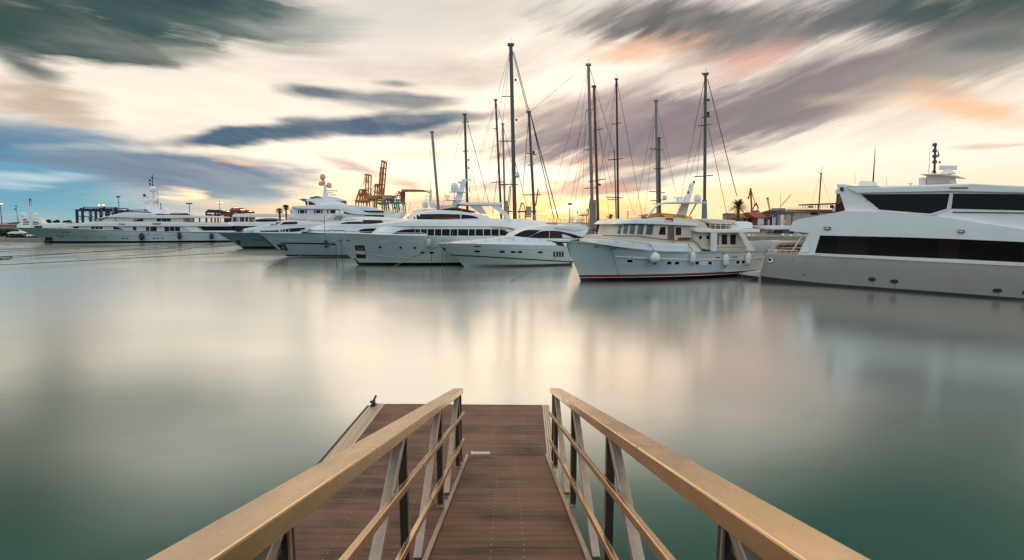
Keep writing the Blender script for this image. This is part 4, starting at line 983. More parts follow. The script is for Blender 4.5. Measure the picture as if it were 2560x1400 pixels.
# ================================================================== yachts farther along the quay
# ---- yacht with the black stripe and blade bow
b3 = Boat('motor_yacht', Z9((1224, 690))[0], (1165, 640), 3.0, 'blue grey motor yacht with black hull stripe and low dark pilothouse window', 'boat')
b3.hull(Z9((722, 286), (800, 350), (900, 440), (1080, 600), (1224, 690)), Z9((720, 284, 0), (900, 288, .5), (1150, 291, .85), (1500, 293, 1), (1960, 302, 1), (2500, 312, 1), (4160, 330, 1)),
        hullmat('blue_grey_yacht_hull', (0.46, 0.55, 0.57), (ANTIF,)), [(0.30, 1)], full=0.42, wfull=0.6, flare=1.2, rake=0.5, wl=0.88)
b3.house('deckhouse', Z3((0, 872), (110, 852), (220, 838), (420, 800), (600, 786), (850, 786), (1000, 792), (1300, 800)), Z3((-110, 940), (120, 946), (400, 950), (700, 954), (1000, 960), (1300, 965)), 2.7, white, nose=.3, r=.12, tumble=.12, small=.3)
b3.house('pilothouse', Z3((330, 830), (400, 788), (480, 768), (580, 762), (840, 768), (1040, 782), (1240, 796)), Z3((318, 845), (500, 848), (850, 842), (1240, 842)), 2.3, white, nose=.25, r=.12, tumble=.2, small=.3)
b3.strip('window_band', Z9((1552, 222), (1800, 232), (2170, 240)), Z9((1556, 246), (1800, 246), (2170, 250)), glass, n=12, v=2.7)
b3.strip('arched_window', Z3((545, 912), (600, 896), (680, 890), (775, 890)), Z3((560, 938), (640, 950), (690, 952)), glass, n=10, v=2.7)
b3.strip('pilothouse_window', Z3((332, 834), (400, 794), (460, 788), (810, 796)), Z3((336, 840), (500, 840), (700, 838), (838, 822)), glass_b, n=12, rows=2, v=2.3)
b3.strip('moulding', Z3((0, 876), (300, 866), (560, 868), (790, 862)), Z3((0, 880), (300, 871), (560, 873), (790, 867)), beige, n=16, v=2.7)
b3.strip('hull_stripe', Z9((1072, 446), (1600, 452), (2080, 466)), Z9((1095, 464), (1600, 472), (2080, 490)), black, n=24, out=.02)
b3.strip('stem_guard', Z9((724, 352), (800, 352), (830, 380)), Z9((800, 392), (960, 520), (1150, 640)), black, 0, n=10, out=.03)
pk = b3.strip('anchor_pocket', Z9((1020, 476), (1168, 476)), Z9((1100, 576), (1222, 582)), black, n=4, rows=2)
b3.strip('anchor', Z9((1105, 500), (1160, 500)), Z9((1110, 570), (1180, 572)), rope_m, n=3, out=.05, parent=pk)
b3.strip('boot_edge', Z9((1216, 676), (1600, 674), (2260, 672)), Z9((1216, 682), (1600, 681), (2260, 680)), beige, n=16, out=.04)
b3.strip('name_plate', Z9((1205, 397), (1340, 402)), Z9((1205, 407), (1340, 411)), white, n=4, out=.03)
b3.strip('bow_seat', Z9((1430, 268), (1460, 262), (1700, 262), (1900, 268)), Z9((1430, 290), (1700, 292), (1900, 298)), white, n=8, out=.3, v=2.4)
b3.slab('crane_arch', ZF((1036, 1020), (1190, 905), (1240, 900), (1380, 900), (1430, 920), (1300, 1030)), 1.6, -1.6, beige, .05)
b3.slab('louvre_panel', ZF((1190, 1000), (1260, 930), (1384, 930), (1340, 1005)), 1.66, 1.5, grey_c)
for dx in (0, 95):
    b3.dome(*ZF((1265+dx, 862))[0], 4.2, .8); b3.post('dome_foot', ZF((1265+dx, 905))[0], ZF((1265+dx, 880))[0], .8, .3, .3, white)
b3.line('signal_mast', ZF((1345, 905), (1335, 670)), 0, .06, white, r1=.03)
b3.line('jackstaff', ZF((1018, 1180), (1018, 930)), 0, .04, black, r1=.03)
b3.railing('bow_rail', ZF((1020, 1212), (1300, 1222), (1700, 1236), (2178, 1250)), ZF((1020, 1262), (1300, 1270), (1700, 1280), (2178, 1288)), 2.7, 12, .025)
fender('fender', Z3((166, 985))[0], Z3((168, 1070))[0], 3.8, 18, b3, navy, 'black teardrop fender hanging by the bow of the white hardtop yacht')
# ---- grey hulled yacht with swept cabin
b2 = Boat('motor_yacht', Z9((456, 546))[0], (1060, 617), 3.0, 'motor yacht with dark grey green hull and white swept cabin', 'boat')
b2.hull(Z9((20, 282), (245, 415), (456, 546)), Z9((16, 281, 0), (180, 284, .5), (400, 286, .85), (720, 285, 1), (1400, 290, 1), (3500, 300, 1)),
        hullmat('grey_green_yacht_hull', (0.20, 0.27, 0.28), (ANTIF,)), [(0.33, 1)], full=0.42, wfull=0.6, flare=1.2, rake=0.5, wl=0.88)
b2.house('deckhouse', Z9((432, 222), (640, 188), (880, 150), (1010, 98), (1100, 80), (1240, 72), (1900, 118), (2200, 118)), Z9((430, 280), (730, 280), (1100, 280), (1500, 284), (1900, 290), (2200, 290)), 2.6, white, nose=.3, r=.12, tumble=.1, small=.3)
b2.strip('windscreen', Z9((905, 152), (1000, 104), (1105, 96)), Z9((920, 156), (1000, 152), (1040, 138)), glass_s, n=6, v=2.6)
b2.strip('upper_window', Z9((1082, 144), (1140, 102), (1360, 94), (1376, 104)), Z9((1084, 146), (1240, 142), (1360, 138), (1374, 126)), glass_b, n=9, v=2.6)
b2.strip('lower_window', Z9((742, 246), (900, 244), (1062, 238)), Z9((742, 266), (900, 268), (1062, 270)), glass, n=8, v=2.6)
b2.strip('lower_window', Z9((1085, 232), (1260, 208), (1480, 196), (1520, 200)), Z9((1085, 268), (1260, 270), (1440, 256), (1500, 214)), glass, n=9, v=2.6)
for x in (1120, 1165, 1225): b2.strip('mullion', Z9((x, 226), (x+8, 226)), Z9((x, 268), (x+8, 268)), steel, n=2, v=2.6, out=.04)
b2.strip('moulding', Z9((760, 175), (1240, 158), (1900, 140)), Z9((760, 179), (1240, 164), (1900, 147)), beige, n=14, v=2.6, out=.03)
b2.slab('cockpit_cover', Z2((1800, 826), (1845, 768), (1870, 772), (2030, 790), (2060, 776), (2080, 796), (2330, 800), (2330, 850), (1830, 850)), 1.9, -1.9, pinkish, .1)
b2.railing('bow_rail', Z9((430, 236), (720, 240)), Z9((430, 280), (720, 282)), 2.2, 4, .03, (.4, .7))
b2.railing('flybridge_rail', ZF((380, 890), (520, 895), (950, 910), (1060, 920)), ZF((400, 1000), (520, 1003), (950, 1020), (1060, 1030)), 2.2, 6, .025)
pk = b2.strip('anchor_pocket', Z9((330, 408), (400, 408)), Z9((380, 486), (420, 492)), black, n=3)
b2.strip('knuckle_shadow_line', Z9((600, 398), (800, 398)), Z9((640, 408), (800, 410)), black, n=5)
b2.line('whip_antenna', Z9((1060, 272), (1062, 155)), 2.3, .025, steel); b2.line('whip_antenna', Z9((748, 270), (748, 190)), 2.3, .02, steel)
# ---- the long classic superyacht lying across on the left
tm = Boat('superyacht', Z1((612, 1007))[0], (650, 604.4), 4.0, 'long white superyacht with three decks and a domed mast lying on the left', 'boat')
tm.hull(Z1((198, 802), (300, 845), (400, 882), (520, 940), (612, 1007)), Z1((196, 800, 0), (480, 806, .6), (780, 812, .9), (1500, 838, 1), (2262, 858, 1))+[(454, 579.8, 1), (588, 579.6, .97), (655, 579.6, .95)],
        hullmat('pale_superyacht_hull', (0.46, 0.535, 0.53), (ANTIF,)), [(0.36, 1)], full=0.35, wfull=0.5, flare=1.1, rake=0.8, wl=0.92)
tm.house('main_deck', Z1((792, 782), (1400, 780), (2262, 782))+Z2((300, 893), (620, 893), (680, 948)), Z1((772, 816), (1500, 844), (2262, 862))+Z2((500, 972), (700, 972)), 3.5, beige, nose=.05, r=.03, tumble=.0)
tm.house('upper_bulwark', Z1((765, 800), (872, 760), (1050, 742), (1250, 722), (1500, 726), (2262, 734))+Z2((400, 838), (1010, 845), (1062, 884)), Z1((768, 808), (1000, 784), (1300, 782), (2262, 784))+Z2((400, 893), (1050, 893), (1064, 890)), 3.9, white, nose=.12, r=.1, tumble=.02)
tm.house('upper_deck', Z1((1330, 690), (1440, 662), (1800, 664), (2262, 668))+Z2((300, 778), (420, 780)), Z1((1240, 726), (1500, 730), (2262, 738))+Z2((300, 842), (420, 842)), 3.3, beige, nose=.15, r=.04, tumble=.0)
tm.house('bridge_roof', Z1((1200, 700), (1480, 640), (1640, 600), (1800, 596), (2262, 616))+Z2((300, 700), (480, 712), (560, 748), (942, 762)), Z1((1215, 708), (1440, 660), (1800, 668), (1790, 672), (2262, 676))+Z2((300, 782), (560, 778), (940, 780)), 3.7, white, nose=.15, r=.1, tumble=.03)
tm.house('mast_house', Z1((1905, 545), (1985, 530), (2040, 500), (2085, 505), (2130, 548), (2250, 588))+Z2((120, 640), (200, 690)), Z1((1900, 604), (2262, 620))+Z2((200, 700)), 1.8, white, nose=.3, r=.1, tumble=.1)
tm.slab('sun_roof', Z1((1690, 549), (1980, 546), (2024, 588), (1640, 598), (1640, 590), (2000, 580), (1970, 558), (1690, 556)), 2.4, -2.4, white, .04, src=False)
tm.slab('bridge_wing_screen', Z1((1640, 590), (1980, 590), (1990, 600), (1640, 602)), 2.8, -2.8, glass, src=False)
tm.slab('mast_column', Z1((2025, 520), (2085, 520), (2082, 400), (2080, 325), (2040, 325), (2045, 400)), .45, -.45, white, .05, src=False)
tm.dome(*Z1((2062, 285))[0], 9.4, 0, squash=.9)
for x, y, r in ((1845, 487, 5.2), (1975, 450, 6.6), (2105, 440, 6.2)): tm.dome(*Z1((x, y))[0], r, .6)
for x0, x1, y in ((1870, 2000, 402), (1905, 2040, 436), (1930, 2040, 382)): tm.post('scanner_arm', Z1((x0, y))[0], Z1((x1, y))[0], 0, .22, .22, white_b, .3)
tm.post('scanner_base', Z1((1948, 385))[0], Z1((1945, 350))[0], 0, .5, .4, dark_metal)
tm.line('top_mast', Z1((2056, 250), (2052, 85)), 0, .10, dark_metal, r1=.05)
for x0, x1, y in ((2015, 2085, 232), (2010, 2050, 176), (2035, 2060, 130)): tm.post('mast_yard', Z1((x0, y))[0], Z1((x1, y))[0], 0, .09, .09, dark_metal)
for x, y in ((2018, 165), (2018, 215), (2052, 130)): tm.post('signal_lamp', Z1((x, y+14))[0], Z1((x, y-14))[0], 0, .3, .3, dark_metal)
tm.line('whip_antenna', Z1((2128, 520), (2124, 260)), 1.2, .05, dark_metal, r1=.03); tm.line('whip_antenna', Z1((2166, 570), (2164, 470)), 1.2, .08, dark_metal)
tm.line('whip_antenna', Z1((1525, 610), (1495, 260)), 1, .03, steel, r1=.02); tm.line('whip_antenna', Z1((1200, 540), (1190, 340)), 1, .03, steel, r1=.02)
tm.strip('bridge_windscreen', Z1((1332, 708), (1432, 668), (1545, 668)), Z1((1336, 712), (1440, 712), (1545, 710)), cream, 3.3, n=6)
tm.strip('bridge_window', Z1((1548, 670), (1566, 670)), Z1((1546, 708), (1566, 708)), glass_b, 3.3, n=2)
tm.strip('bridge_glass', Z1((1240, 700), (1420, 655), (1450, 655)), Z1((1250, 704), (1350, 690), (1440, 662)), glass, 3.7, n=5)
tm.strip('fin_arch', Z1((1560, 670), (1800, 668), (1815, 670)), Z1((1560, 712), (1760, 712), (1790, 712)), beige, 3.3, n=6, out=.06)
tm.strip('upper_window', Z1((1785, 716), (1860, 692), (1930, 680)), Z1((1790, 718), (1880, 718), (1930, 718)), glass_b, 3.3, n=6)
for x0, x1 in ((2110, 2168), (2180, 2240)): tm.strip('upper_window', Z1((x0, 676), (x1, 676)), Z1((x0, 718), (x1, 718)), glass_b, 3.3, n=3)
for x0, x1 in ((62, 118), (130, 188), (196, 252)): tm.strip('upper_window', Z2((x0, 784), (x1, 784)), Z2((x0, 826), (x1, 828)), glass_b, 3.3, n=3)
tm.strip('upper_window', Z2((258, 784), (320, 792), (392, 828)), Z2((258, 830), (392, 832)), beige, 3.3, n=5)
for x0, x1, y0, y1 in ((990, 1062, 786, 812), (1230, 1274, 787, 822), (1284, 1330, 787, 822), (1338, 1382, 787, 822), (1790, 1836, 790, 838), (1965, 2010, 792, 848), (2022, 2110, 792, 850), (2216, 2262, 792, 852)):
    tm.strip('main_window', Z1((x0, y0), (x1, y0)), Z1((x0, y1), (x1, y1)), glass_b, 3.5, n=3)
tm.strip('main_window', Z1((1526, 792), (1570, 792), (1610, 806), (1658, 830)), Z1((1526, 828), (1660, 832)), glass_b, 3.5, n=6)
for x0, x1 in ((0, 62), (170, 232), (240, 304), (312, 376)): tm.strip('main_window', Z2((x0, 902), (x1, 902)), Z2((x0, 958), (x1, 958)), glass_b, 3.5, n=3)
tm.strip('main_window', Z2((380, 902), (440, 910), (530, 950)), Z2((380, 958), (530, 956)), beige, 3.5, n=5)
tm.strip('buttress', Z2((420, 898), (600, 898)), Z2((540, 968), (660, 968)), white, 3.8, n=5, out=.2)
tm.slab('aft_deck_shade', Z2((600, 893), (1060, 893), (1060, 972), (600, 972)), 2.2, -2.2, glass_b)  # dark block stands in for the shade of the open aft deck
tm.slab('aft_coaming', Z2((540, 952), (1090, 952), (1125, 972), (540, 972)), 3.6, -3.6, white, .05)
for x in (490, 560, 640, 735, 800, 850, 890): tm.post('deck_post', Z2((x, 842))[0], Z2((x, 778))[0], 3.2, .3, .3, mahog if x % 3 else navy)
tm.strip('roof_window', Z2((42, 724), (300, 720), (478, 716)), Z2((70, 738), (300, 738), (520, 740)), glass, 3.7, n=10)
tm.strip('roof_window', Z1((2085, 616), (2262, 620)), Z1((2110, 626), (2262, 630)), glass, 3.7, n=5)
tm.strip('air_intake', Z1((1592, 748), (1690, 750)), Z1((1606, 760), (1680, 764)), glass_b, 3.9, n=4)
tm.strip('sheer_line', Z1((1450, 838), (2262, 860))+[(500, 581.2), (640, 581)], Z1((1450, 841), (2262, 863))+[(500, 582), (640, 581.8)], glass, n=20)
tm.strip('deck_edge_slot', Z2((545, 976), (890, 978)), Z2((545, 983), (890, 985)), black, n=8)
tm.strip('knuckle', Z1((500, 878), (900, 886), (1500, 892), (2262, 898))+Z2((600, 1004), (1000, 1008)), Z1((500, 884), (900, 892), (1500, 898), (2262, 903))+Z2((600, 1009), (1000, 1013)), beige, n=28, out=.05)
pk = tm.strip('anchor_pocket', Z1((612, 928), (700, 932)), Z1((600, 990), (712, 990)), black, n=4)
tm.strip('anchor', Z1((615, 974), (700, 980)), Z1((630, 984), (700, 988)), steel, n=3, out=.05, parent=pk)
for x, y, w in ((808, 920, 7), (852, 920, 7), (1133, 937, 8), (1180, 935, 8), (1380, 942, 9), (1410, 942, 9), (1662, 946, 17), (1712, 946, 17), (2072, 946, 16), (2124, 947, 17), (2188, 947, 16), (1998, 888, 12)):
    tm.strip('porthole', Z1((x-w, y-6), (x+w, y-6)), Z1((x-w, y+6), (x+w, y+6)), black, n=3)
for x in (858, 912): tm.strip('hull_vent', Z1((x-18, 854), (x+20, 854)), Z1((x-16, 880), (x+22, 880)), grey_c, n=3)
for x0, x1 in ((2070, 2180), ): tm.strip('rub_strake', Z1((x0, 893), (x1, 893)), Z1((x0, 899), (x1, 899)), grey_c, n=3)
for x0, x1 in ((20, 135), (255, 330)): tm.strip('rub_strake', Z2((x0, 1000), (x1, 1000)), Z2((x0, 1006), (x1, 1006)), grey_c, n=3)
tm.oval('hawse_pipe', Z1((497, 862))[0], 2, 1.4, steel); tm.oval('hawse_pipe', Z1((735, 868))[0], 3, 1.4, steel)
tm.post('bow_mast', Z1((418, 800))[0], Z1((404, 412))[0], 0, .5, .3, white_b); tm.line('mast_head', Z1((408, 520), (404, 412)), 0, .2, dark_metal)
tm.slab('bow_crane', Z1((450, 780), (510, 776), (505, 812), (470, 816)), .8, -.8, dark_metal, src=False)
letters('TOMMY', 'name_lettering', tm, Z1((2044, 764))[0], Z1((2180, 766))[0], 4.0, 3.9, gold)
for c, w, h, lb in ((Z1((1917, 924))[0], 4.6, 14, 'dark pear shaped fender below the lettering on the long superyacht'), (Z2((375, 1018))[0], 3.6, 14.5, 'dark cylindrical fender amidships on the long superyacht'), (Z2((806, 1026))[0], 3.8, 12.5, 'aftmost dark fender on the long superyacht')):
    fender('fender', (c[0], c[1]-13), c, w, h, tm, navy, lb)
# ---- white decks of a yacht between the superyacht and the grey hulled one
bb = Boat('motor_yacht', (560, 603), (900, 603), 3.6, 'white flat decked yacht half hidden behind the grey green hulled yacht', 'boat')
bb.house('hull', [(575, 582), (900, 582)], [(575, 603.5), (900, 603.5)], 3.6, white_b, r=.05)
bb.house('upper_roof', Z2((1058, 752), (1110, 726), (1400, 722), (1700, 724), (1900, 730)), Z2((1062, 764), (1110, 766), (1700, 768), (1900, 768)), 3.4, white, r=.06, nose=.03)
bb.house('lower_deck', Z2((1020, 836), (1200, 834), (1700, 836), (1900, 840)), Z2((1060, 886), (1200, 888), (1700, 890), (1900, 890)), 3.6, white, r=.06)
bb.slab('saloon', Z2((1080, 886), (1900, 886), (1900, 978), (1080, 978)), 2.6, -2.6, glass_b)
bb.house('wheelhouse', Z2((1300, 826), (1360, 800), (1480, 786), (1600, 784), (1720, 800)), Z2((1296, 834), (1500, 836), (1720, 836)), 2.0, white, nose=.2, r=.1)
bb.strip('window', Z2((1310, 826), (1400, 806), (1500, 798), (1690, 800)), Z2((1312, 830), (1500, 830), (1690, 826)), glass, 2.0, n=8)
for x in (1080, 1175, 1250, 1300): bb.post('deck_post', Z2((x, 836))[0], Z2((x, 766))[0], 3.0, .2, .2, white_b)
# ---- big three deck yacht with a tower of domes
tk = Boat('superyacht', (670, 609), (1130, 607), 4.6, 'tall white superyacht with round windows strip and a tower of orange lit domes', 'boat')
tk.e['label'] = 'tall white superyacht topped by a tower of domes in peach evening light behind the two fan palms'
tk.house('hull', [(640, 582), (1130, 582)], [(690, 609.5), (1130, 607.5)], 4.6, white_b, r=.05, nose=.3, small=.05)
tk.house('main_deck', ZF((300, 905), (450, 896), (1200, 912), (1900, 900), (2178, 905), (2500, 910)), ZF((280, 1280), (2500, 1280)), 4.4, white, r=.06, nose=.1)
tk.house('upper_deck_wall', ZF((330, 790), (500, 785), (1300, 800), (1900, 800), (2178, 830), (2400, 850)), ZF((330, 905), (1300, 915), (2400, 912)), 4.0, white_b, r=.04, nose=.1, tumble=0)
tk.house('upper_deck_roof', ZF((330, 770), (380, 742), (700, 724), (1120, 700), (1500, 716), (1850, 740), (2000, 770), (2178, 820)), ZF((340, 784), (520, 788), (1300, 800), (1480, 830), (1700, 824), (1900, 832), (2178, 834)), 4.4, white, r=.1, nose=.08)
tk.house('aft_wing', ZF((1370, 740), (1500, 760), (1650, 790), (1780, 840), (1880, 890)), ZF((1380, 830), (1500, 880), (1650, 900), (1780, 905), (1880, 908)), 4.5, white, r=.06)
tk.house('bridge_deck', ZF((620, 604), (700, 596), (950, 590), (1100, 610), (1320, 650), (1460, 715)), ZF((640, 724), (900, 724), (1200, 724), (1460, 724)), 3.4, white, r=.06, nose=.08)
tk.slab('bridge_visor', ZF((515, 610), (610, 592), (740, 600), (640, 640), (600, 645)), 3.0, -3.0, grey_c, src=False)
tk.house('top_roof', ZF((940, 570), (980, 548), (1200, 556), (1350, 600), (1440, 632)), ZF((960, 600), (1200, 628), (1320, 640), (1440, 638)), 2.8, white_b, r=.06, nose=.1)
tk.slab('sun_deck_bar', ZF((1225, 632), (1440, 636), (1440, 700), (1380, 690)), 2.4, -2.4, mahog)
tk.strip('bridge_window', ZF((640, 650), (700, 640), (800, 670), (864, 718)), ZF((656, 720), (760, 720), (866, 721)), glass_b, 3.4, n=8)
tk.oval('round_window', ZF((950, 662))[0], 3.2, 3.2, steel, 3.4); tk.oval('round_window_pane', ZF((950, 662))[0], 2.2, 2.2, white, 3.4, out=.05)
for x0, x1 in ((505, 530), (545, 632), (645, 676), (818, 845), (858, 940), (955, 985), (1072, 1098), (1138, 1240)):
    tk.strip('window', ZF((x0, 816), (x1, 816)), ZF((x0, 880), (x1, 882)), glass_b, 4.0, n=3)
tk.strip('window_band', ZF((1710, 826), (1900, 830), (2178, 832)), ZF((1800, 850), (1900, 866), (2178, 868)), glass, 4.4, n=8)
tk.strip('lower_window_band', ZF((1795, 914), (2000, 912), (2178, 914)), ZF((1800, 932), (2000, 944), (2178, 952)), glass, 4.4, n=8)
tk.strip('aft_window', ZF((1395, 862), (1520, 880)), ZF((1395, 882), (1520, 898)), glass, 4.5, n=4)
tk.slab('satellite_mast', ZF((990, 556), (1086, 556), (1086, 480), (1058, 470), (1050, 330), (1010, 330), (1002, 450), (990, 470)), .7, -.7, white_b, .05, src=False)
peach = material('sunset_lit_dome', (0.80, 0.45, 0.30), rough=.4, var=.06)  # evening light on the domes put into their base colour
for x, y, r in ((986, 170, 7.0), (940, 300, 4.6), (1000, 275, 5.0), (1110, 335, 6.6)): tk.dome(*ZF((x, y))[0], r, .3, peach, squash=1.1)
tk.post('dome_column', ZF((990, 330))[0], ZF((988, 215))[0], .2, .5, .4, peach)
tk.post('dome_shelf', ZF((920, 330))[0], ZF((1160, 345))[0], 0, .25, .25, white_b, .8)
for x0, x1, y in ((1060, 1275, 442), (1086, 1190, 482), (1110, 1250, 524)): tk.post('scanner_arm', ZF((x0, y))[0], ZF((x1, y))[0], 0, .22, .22, white_b, .4)
tk.slab('covered_tenders', ZF((728, 592), (735, 560), (775, 560), (800, 575), (830, 545), (890, 538), (945, 560), (940, 592)), 1.5, -1.5, grey_c, .1, src=False)
tk.railing('deck_rail', ZF((430, 895), (1060, 912)), ZF((430, 960), (1060, 975)), 4.5, 6, .03)
# ---- small far motor yacht behind the bow of the superyacht
sy = Boat('motor_yacht', (20, 601), (165, 600), 2.6, 'small far white motor yacht with two domes on its arch, far left', 'boat')
sy.e['label'] = 'small distant white motor yacht with two domes behind the long superyacht bow'
sy.house('hull', ZE((270, 740), (1100, 700)), ZE((330, 990), (1100, 990)), 2.6, white_b, nose=.3, small=.05)
sy.house('cabin', ZE((280, 710), (400, 640), (560, 600), (720, 610), (820, 660)), ZE((280, 744), (600, 744), (820, 744)), 2.2, white, r=.1, nose=.2)
sy.house('long_roof', ZE((620, 700), (760, 672), (1000, 660), (1250, 655)), ZE((620, 738), (1250, 738)), 2.4, white, r=.1, nose=.1)
sy.slab('arch', ZE((405, 700), (405, 565), (700, 560), (760, 590), (830, 660), (800, 664), (730, 600), (690, 578), (430, 584), (425, 700)), 1.6, -1.6, white_b, .05)
sy.strip('window', ZE((430, 640), (560, 620), (720, 640)), ZE((430, 655), (560, 650), (740, 656)), glass, 2.2, n=6); sy.strip('window', ZE((430, 670), (780, 668)), ZE((430, 690), (790, 688)), glass, 2.2, n=6)
sy.dome(*ZE((442, 500))[0], 6.2, .4); sy.dome(*ZE((676, 500))[0], 6.2, .4)
for x in (442, 676): sy.post('dome_foot', ZE((x, 565))[0], ZE((x, 540))[0], .4, .5, .5, white)

# ================================================================== sailing yachts
mast_g = material('grey_anodised_mast', (0.085, 0.076, 0.075), rough=.4, metal=.2, var=.08)
mast_l = material('pale_painted_mast', (0.22, 0.195, 0.18), rough=.4, var=.08)
mast_r = material('red_brown_wooden_mast', (0.15, 0.028, 0.010), rough=.4, var=.2, vscale=4)
mast_k = material('black_carbon_mast', (0.012, 0.012, 0.014), rough=.35, var=.1)
wire = material('stainless_rigging_wire', (0.10, 0.07, 0.06), rough=.6, metal=.2, var=0)
hull_n = material('sailing_yacht_dark_hull', (0.03, 0.04, 0.07), rough=.3, var=.1)
def sail_hull(e, c, L, B, fb, mt, deck_m):
    m = MB(); n = 26; rows = []
    for i in range(n+1):
        t = i/n; x = -L/2+L*t
        f = (1-abs(2*t-1.1)**2.6 if t > .05 else .12); f = max(.04, min(1, f)) if t < 1 else .05
        sh = fb*(1+.25*(2*t-1)**2)
        rows.append([(x+.04*L*(k-1)*(1 if t > .5 else -1)*abs(2*t-1), s*B/2*f*w, z*sh) for s in (1,) for k, (w, z) in enumerate(((.55, -.25), (.8, .05), (.95, .5), (1, 1)))])
    for sg in (1, -1):
        vs = [Vector(c)+Vector((p[0], p[1]*sg, p[2])) for r_ in rows for p in r_]
        m.add(vs, [(i*4+k, (i+1)*4+k, (i+1)*4+k+1, i*4+k+1) for i in range(n) for k in range(3)])
    m.build('hull', mt, e)
    d = MB()
    for i in range(n):
        a, b_ = rows[i][3], rows[i+1][3]
        d.add([Vector(c)+Vector(p) for p in ((a[0], a[1]*.98, a[2]-.06), (b_[0], b_[1]*.98, b_[2]-.06), (b_[0], -b_[1]*.98, b_[2]-.06), (a[0], -a[1]*.98, a[2]-.06))], [(0, 1, 2, 3)])
    d.build('deck', deck_m, e, smooth=0)
    d = MB(); d.box(Vector(c)+Vector((.5, 0, fb+.25)), (L*.32, B*.45, .55)); d.build('coachroof', white_b, e, bevel=.12)
def sailboat(label, Y, masts, stays, L=17, fb=1.5, hm=None, boom=True):
    xb = sum(aty(m_['base'][0], 560, Y).x for m_ in masts)/len(masts)
    c = Vector((xb, Y, 0)); e = thing('sailing_yacht', c, label, 'sailboat', 'sailing yachts moored behind the motor yachts')
    sail_hull(e, c, L, L*.24, fb, hm or white_b, teak)
    for q in masts:
        t = aty(*q['top'], Y); b_ = aty(*q['base'], Y)
        k = (t.z-fb-.1)/(t.z-b_.z); foot = t.lerp(b_, k); px = Y/F
        w = q['w']*px
        m = MB(); m.tube([foot, t], w/2, 10, w/2*.85); mo = m.build('mast', q['m'], e)
        m = MB(); m.box(t, (w*1.5, w, w*.5)); m.tube([t, t+Vector((.1, 0, .9))], .02, 4); m.tube([t+Vector((-.1, 0, .05)), t+Vector((-.5, 0, .25))], .02, 4)
        m.build('masthead', q['m'], mo, smooth=0)
        for y, x0, x1, dy in q.get('sp', ()):
            p0 = aty(x0, y+dy, Y-.6); p1 = aty(x1, y-dy, Y+.6); mid = t.lerp(foot, (t.z-aty(q['top'][0], y, Y).z)/(t.z-foot.z))
            m = MB(); m.tube([p0, mid, p1], .07, 5); m.build('spreader', q['m'], mo)
        for y, r_ in q.get('dome', ()):
            p = aty(q['top'][0]+r_*1.6+5, y, Y); rr = r_*px
            m = MB(); m.lathe(p, [(rr*.6, -rr), (rr, -rr*.6), (rr, .2*rr), (rr*.8, rr*.75), (rr*.4, rr*1.05)], 12); m.beam(p-Vector((rr*1.8, 0, rr)), p+Vector((rr*.5, 0, -rr)), .12, .12); m.build('radar_dome', white_b, mo)
        for y in q.get('lamps', ()):
            p = t.lerp(foot, (t.z-aty(q['top'][0], y, Y).z)/(t.z-foot.z)); m = MB(); m.box(p+Vector((w*.9, 0, 0)), (.3, .2, .3)); m.build('mast_lamp', dark_metal, mo, bevel=.03)
        if q.get('cover'):
            y0, y1, cw, cm = q['cover']; p0, p1 = aty(q['base'][0], y0, Y), aty(q['base'][0], y1, Y)
            m = MB(); m.tube([p0, p1], cw*px/2*.75, 10, cw*px/2); m.build('sail_cover', cm, mo)
        if boom and q.get('boom', True):
            bz = fb+1.6; m = MB(); m.tube([Vector((foot.x, Y, bz)), Vector((foot.x-L*.22, Y, bz+.1))], .14, 8); m.build('boom', q['m'], e)
    for (a, b_, r_) in stays:
        m = MB(); p0, p1 = aty(*a, Y), aty(*b_, Y); m.tube([p0, p1], r_, 4); m.build('stay', wire, e)
    return e
S1, S2 = .022, .07
sailboat('sailing yacht with a single bare raked mast, leftmost of the masts', 104, [dict(top=(1080, 330), base=(1096, 520), w=7, m=mast_l)],
         [((1081, 334), (1062, 545), S1), ((1081, 334), (1108, 470), S1), ((1104, 470), (1140, 545), S1)], L=15)
sailboat('sailing yacht with pale mast rising beside the big radar dome of the hardtop yacht', 98, [dict(top=(1162, 286), base=(1168, 510), w=7, m=mast_g, sp=((378, 1157, 1172, 1), (305, 1155, 1172, 1)), lamps=(400, 420))],
         [((1165, 292), (1224, 515), .05), ((1164, 290), (1140, 335), S1), ((1164, 290), (1100, 540), S1), ((1180, 425), (1204, 530), .03)], L=17)
sailboat('two masted sailing yacht with close grey masts left of the tallest mast', 92,
         [dict(top=(1239, 250), base=(1252, 520), w=6, m=mast_g, sp=((321, 1234, 1244, 1), (388, 1244, 1254, 1), (455, 1228, 1262, 1))), dict(top=(1257, 310), base=(1263, 560), w=5.5, m=mast_l, sp=((462, 1254, 1274, 1),))],
         [((1240, 254), (1258, 312), S2*.5), ((1239, 254), (1196, 390), S1), ((1240, 256), (1160, 548), S1), ((1258, 314), (1282, 420), .035), ((1259, 316), (1230, 540), S1), ((1262, 390), (1300, 545), S1)], L=20)
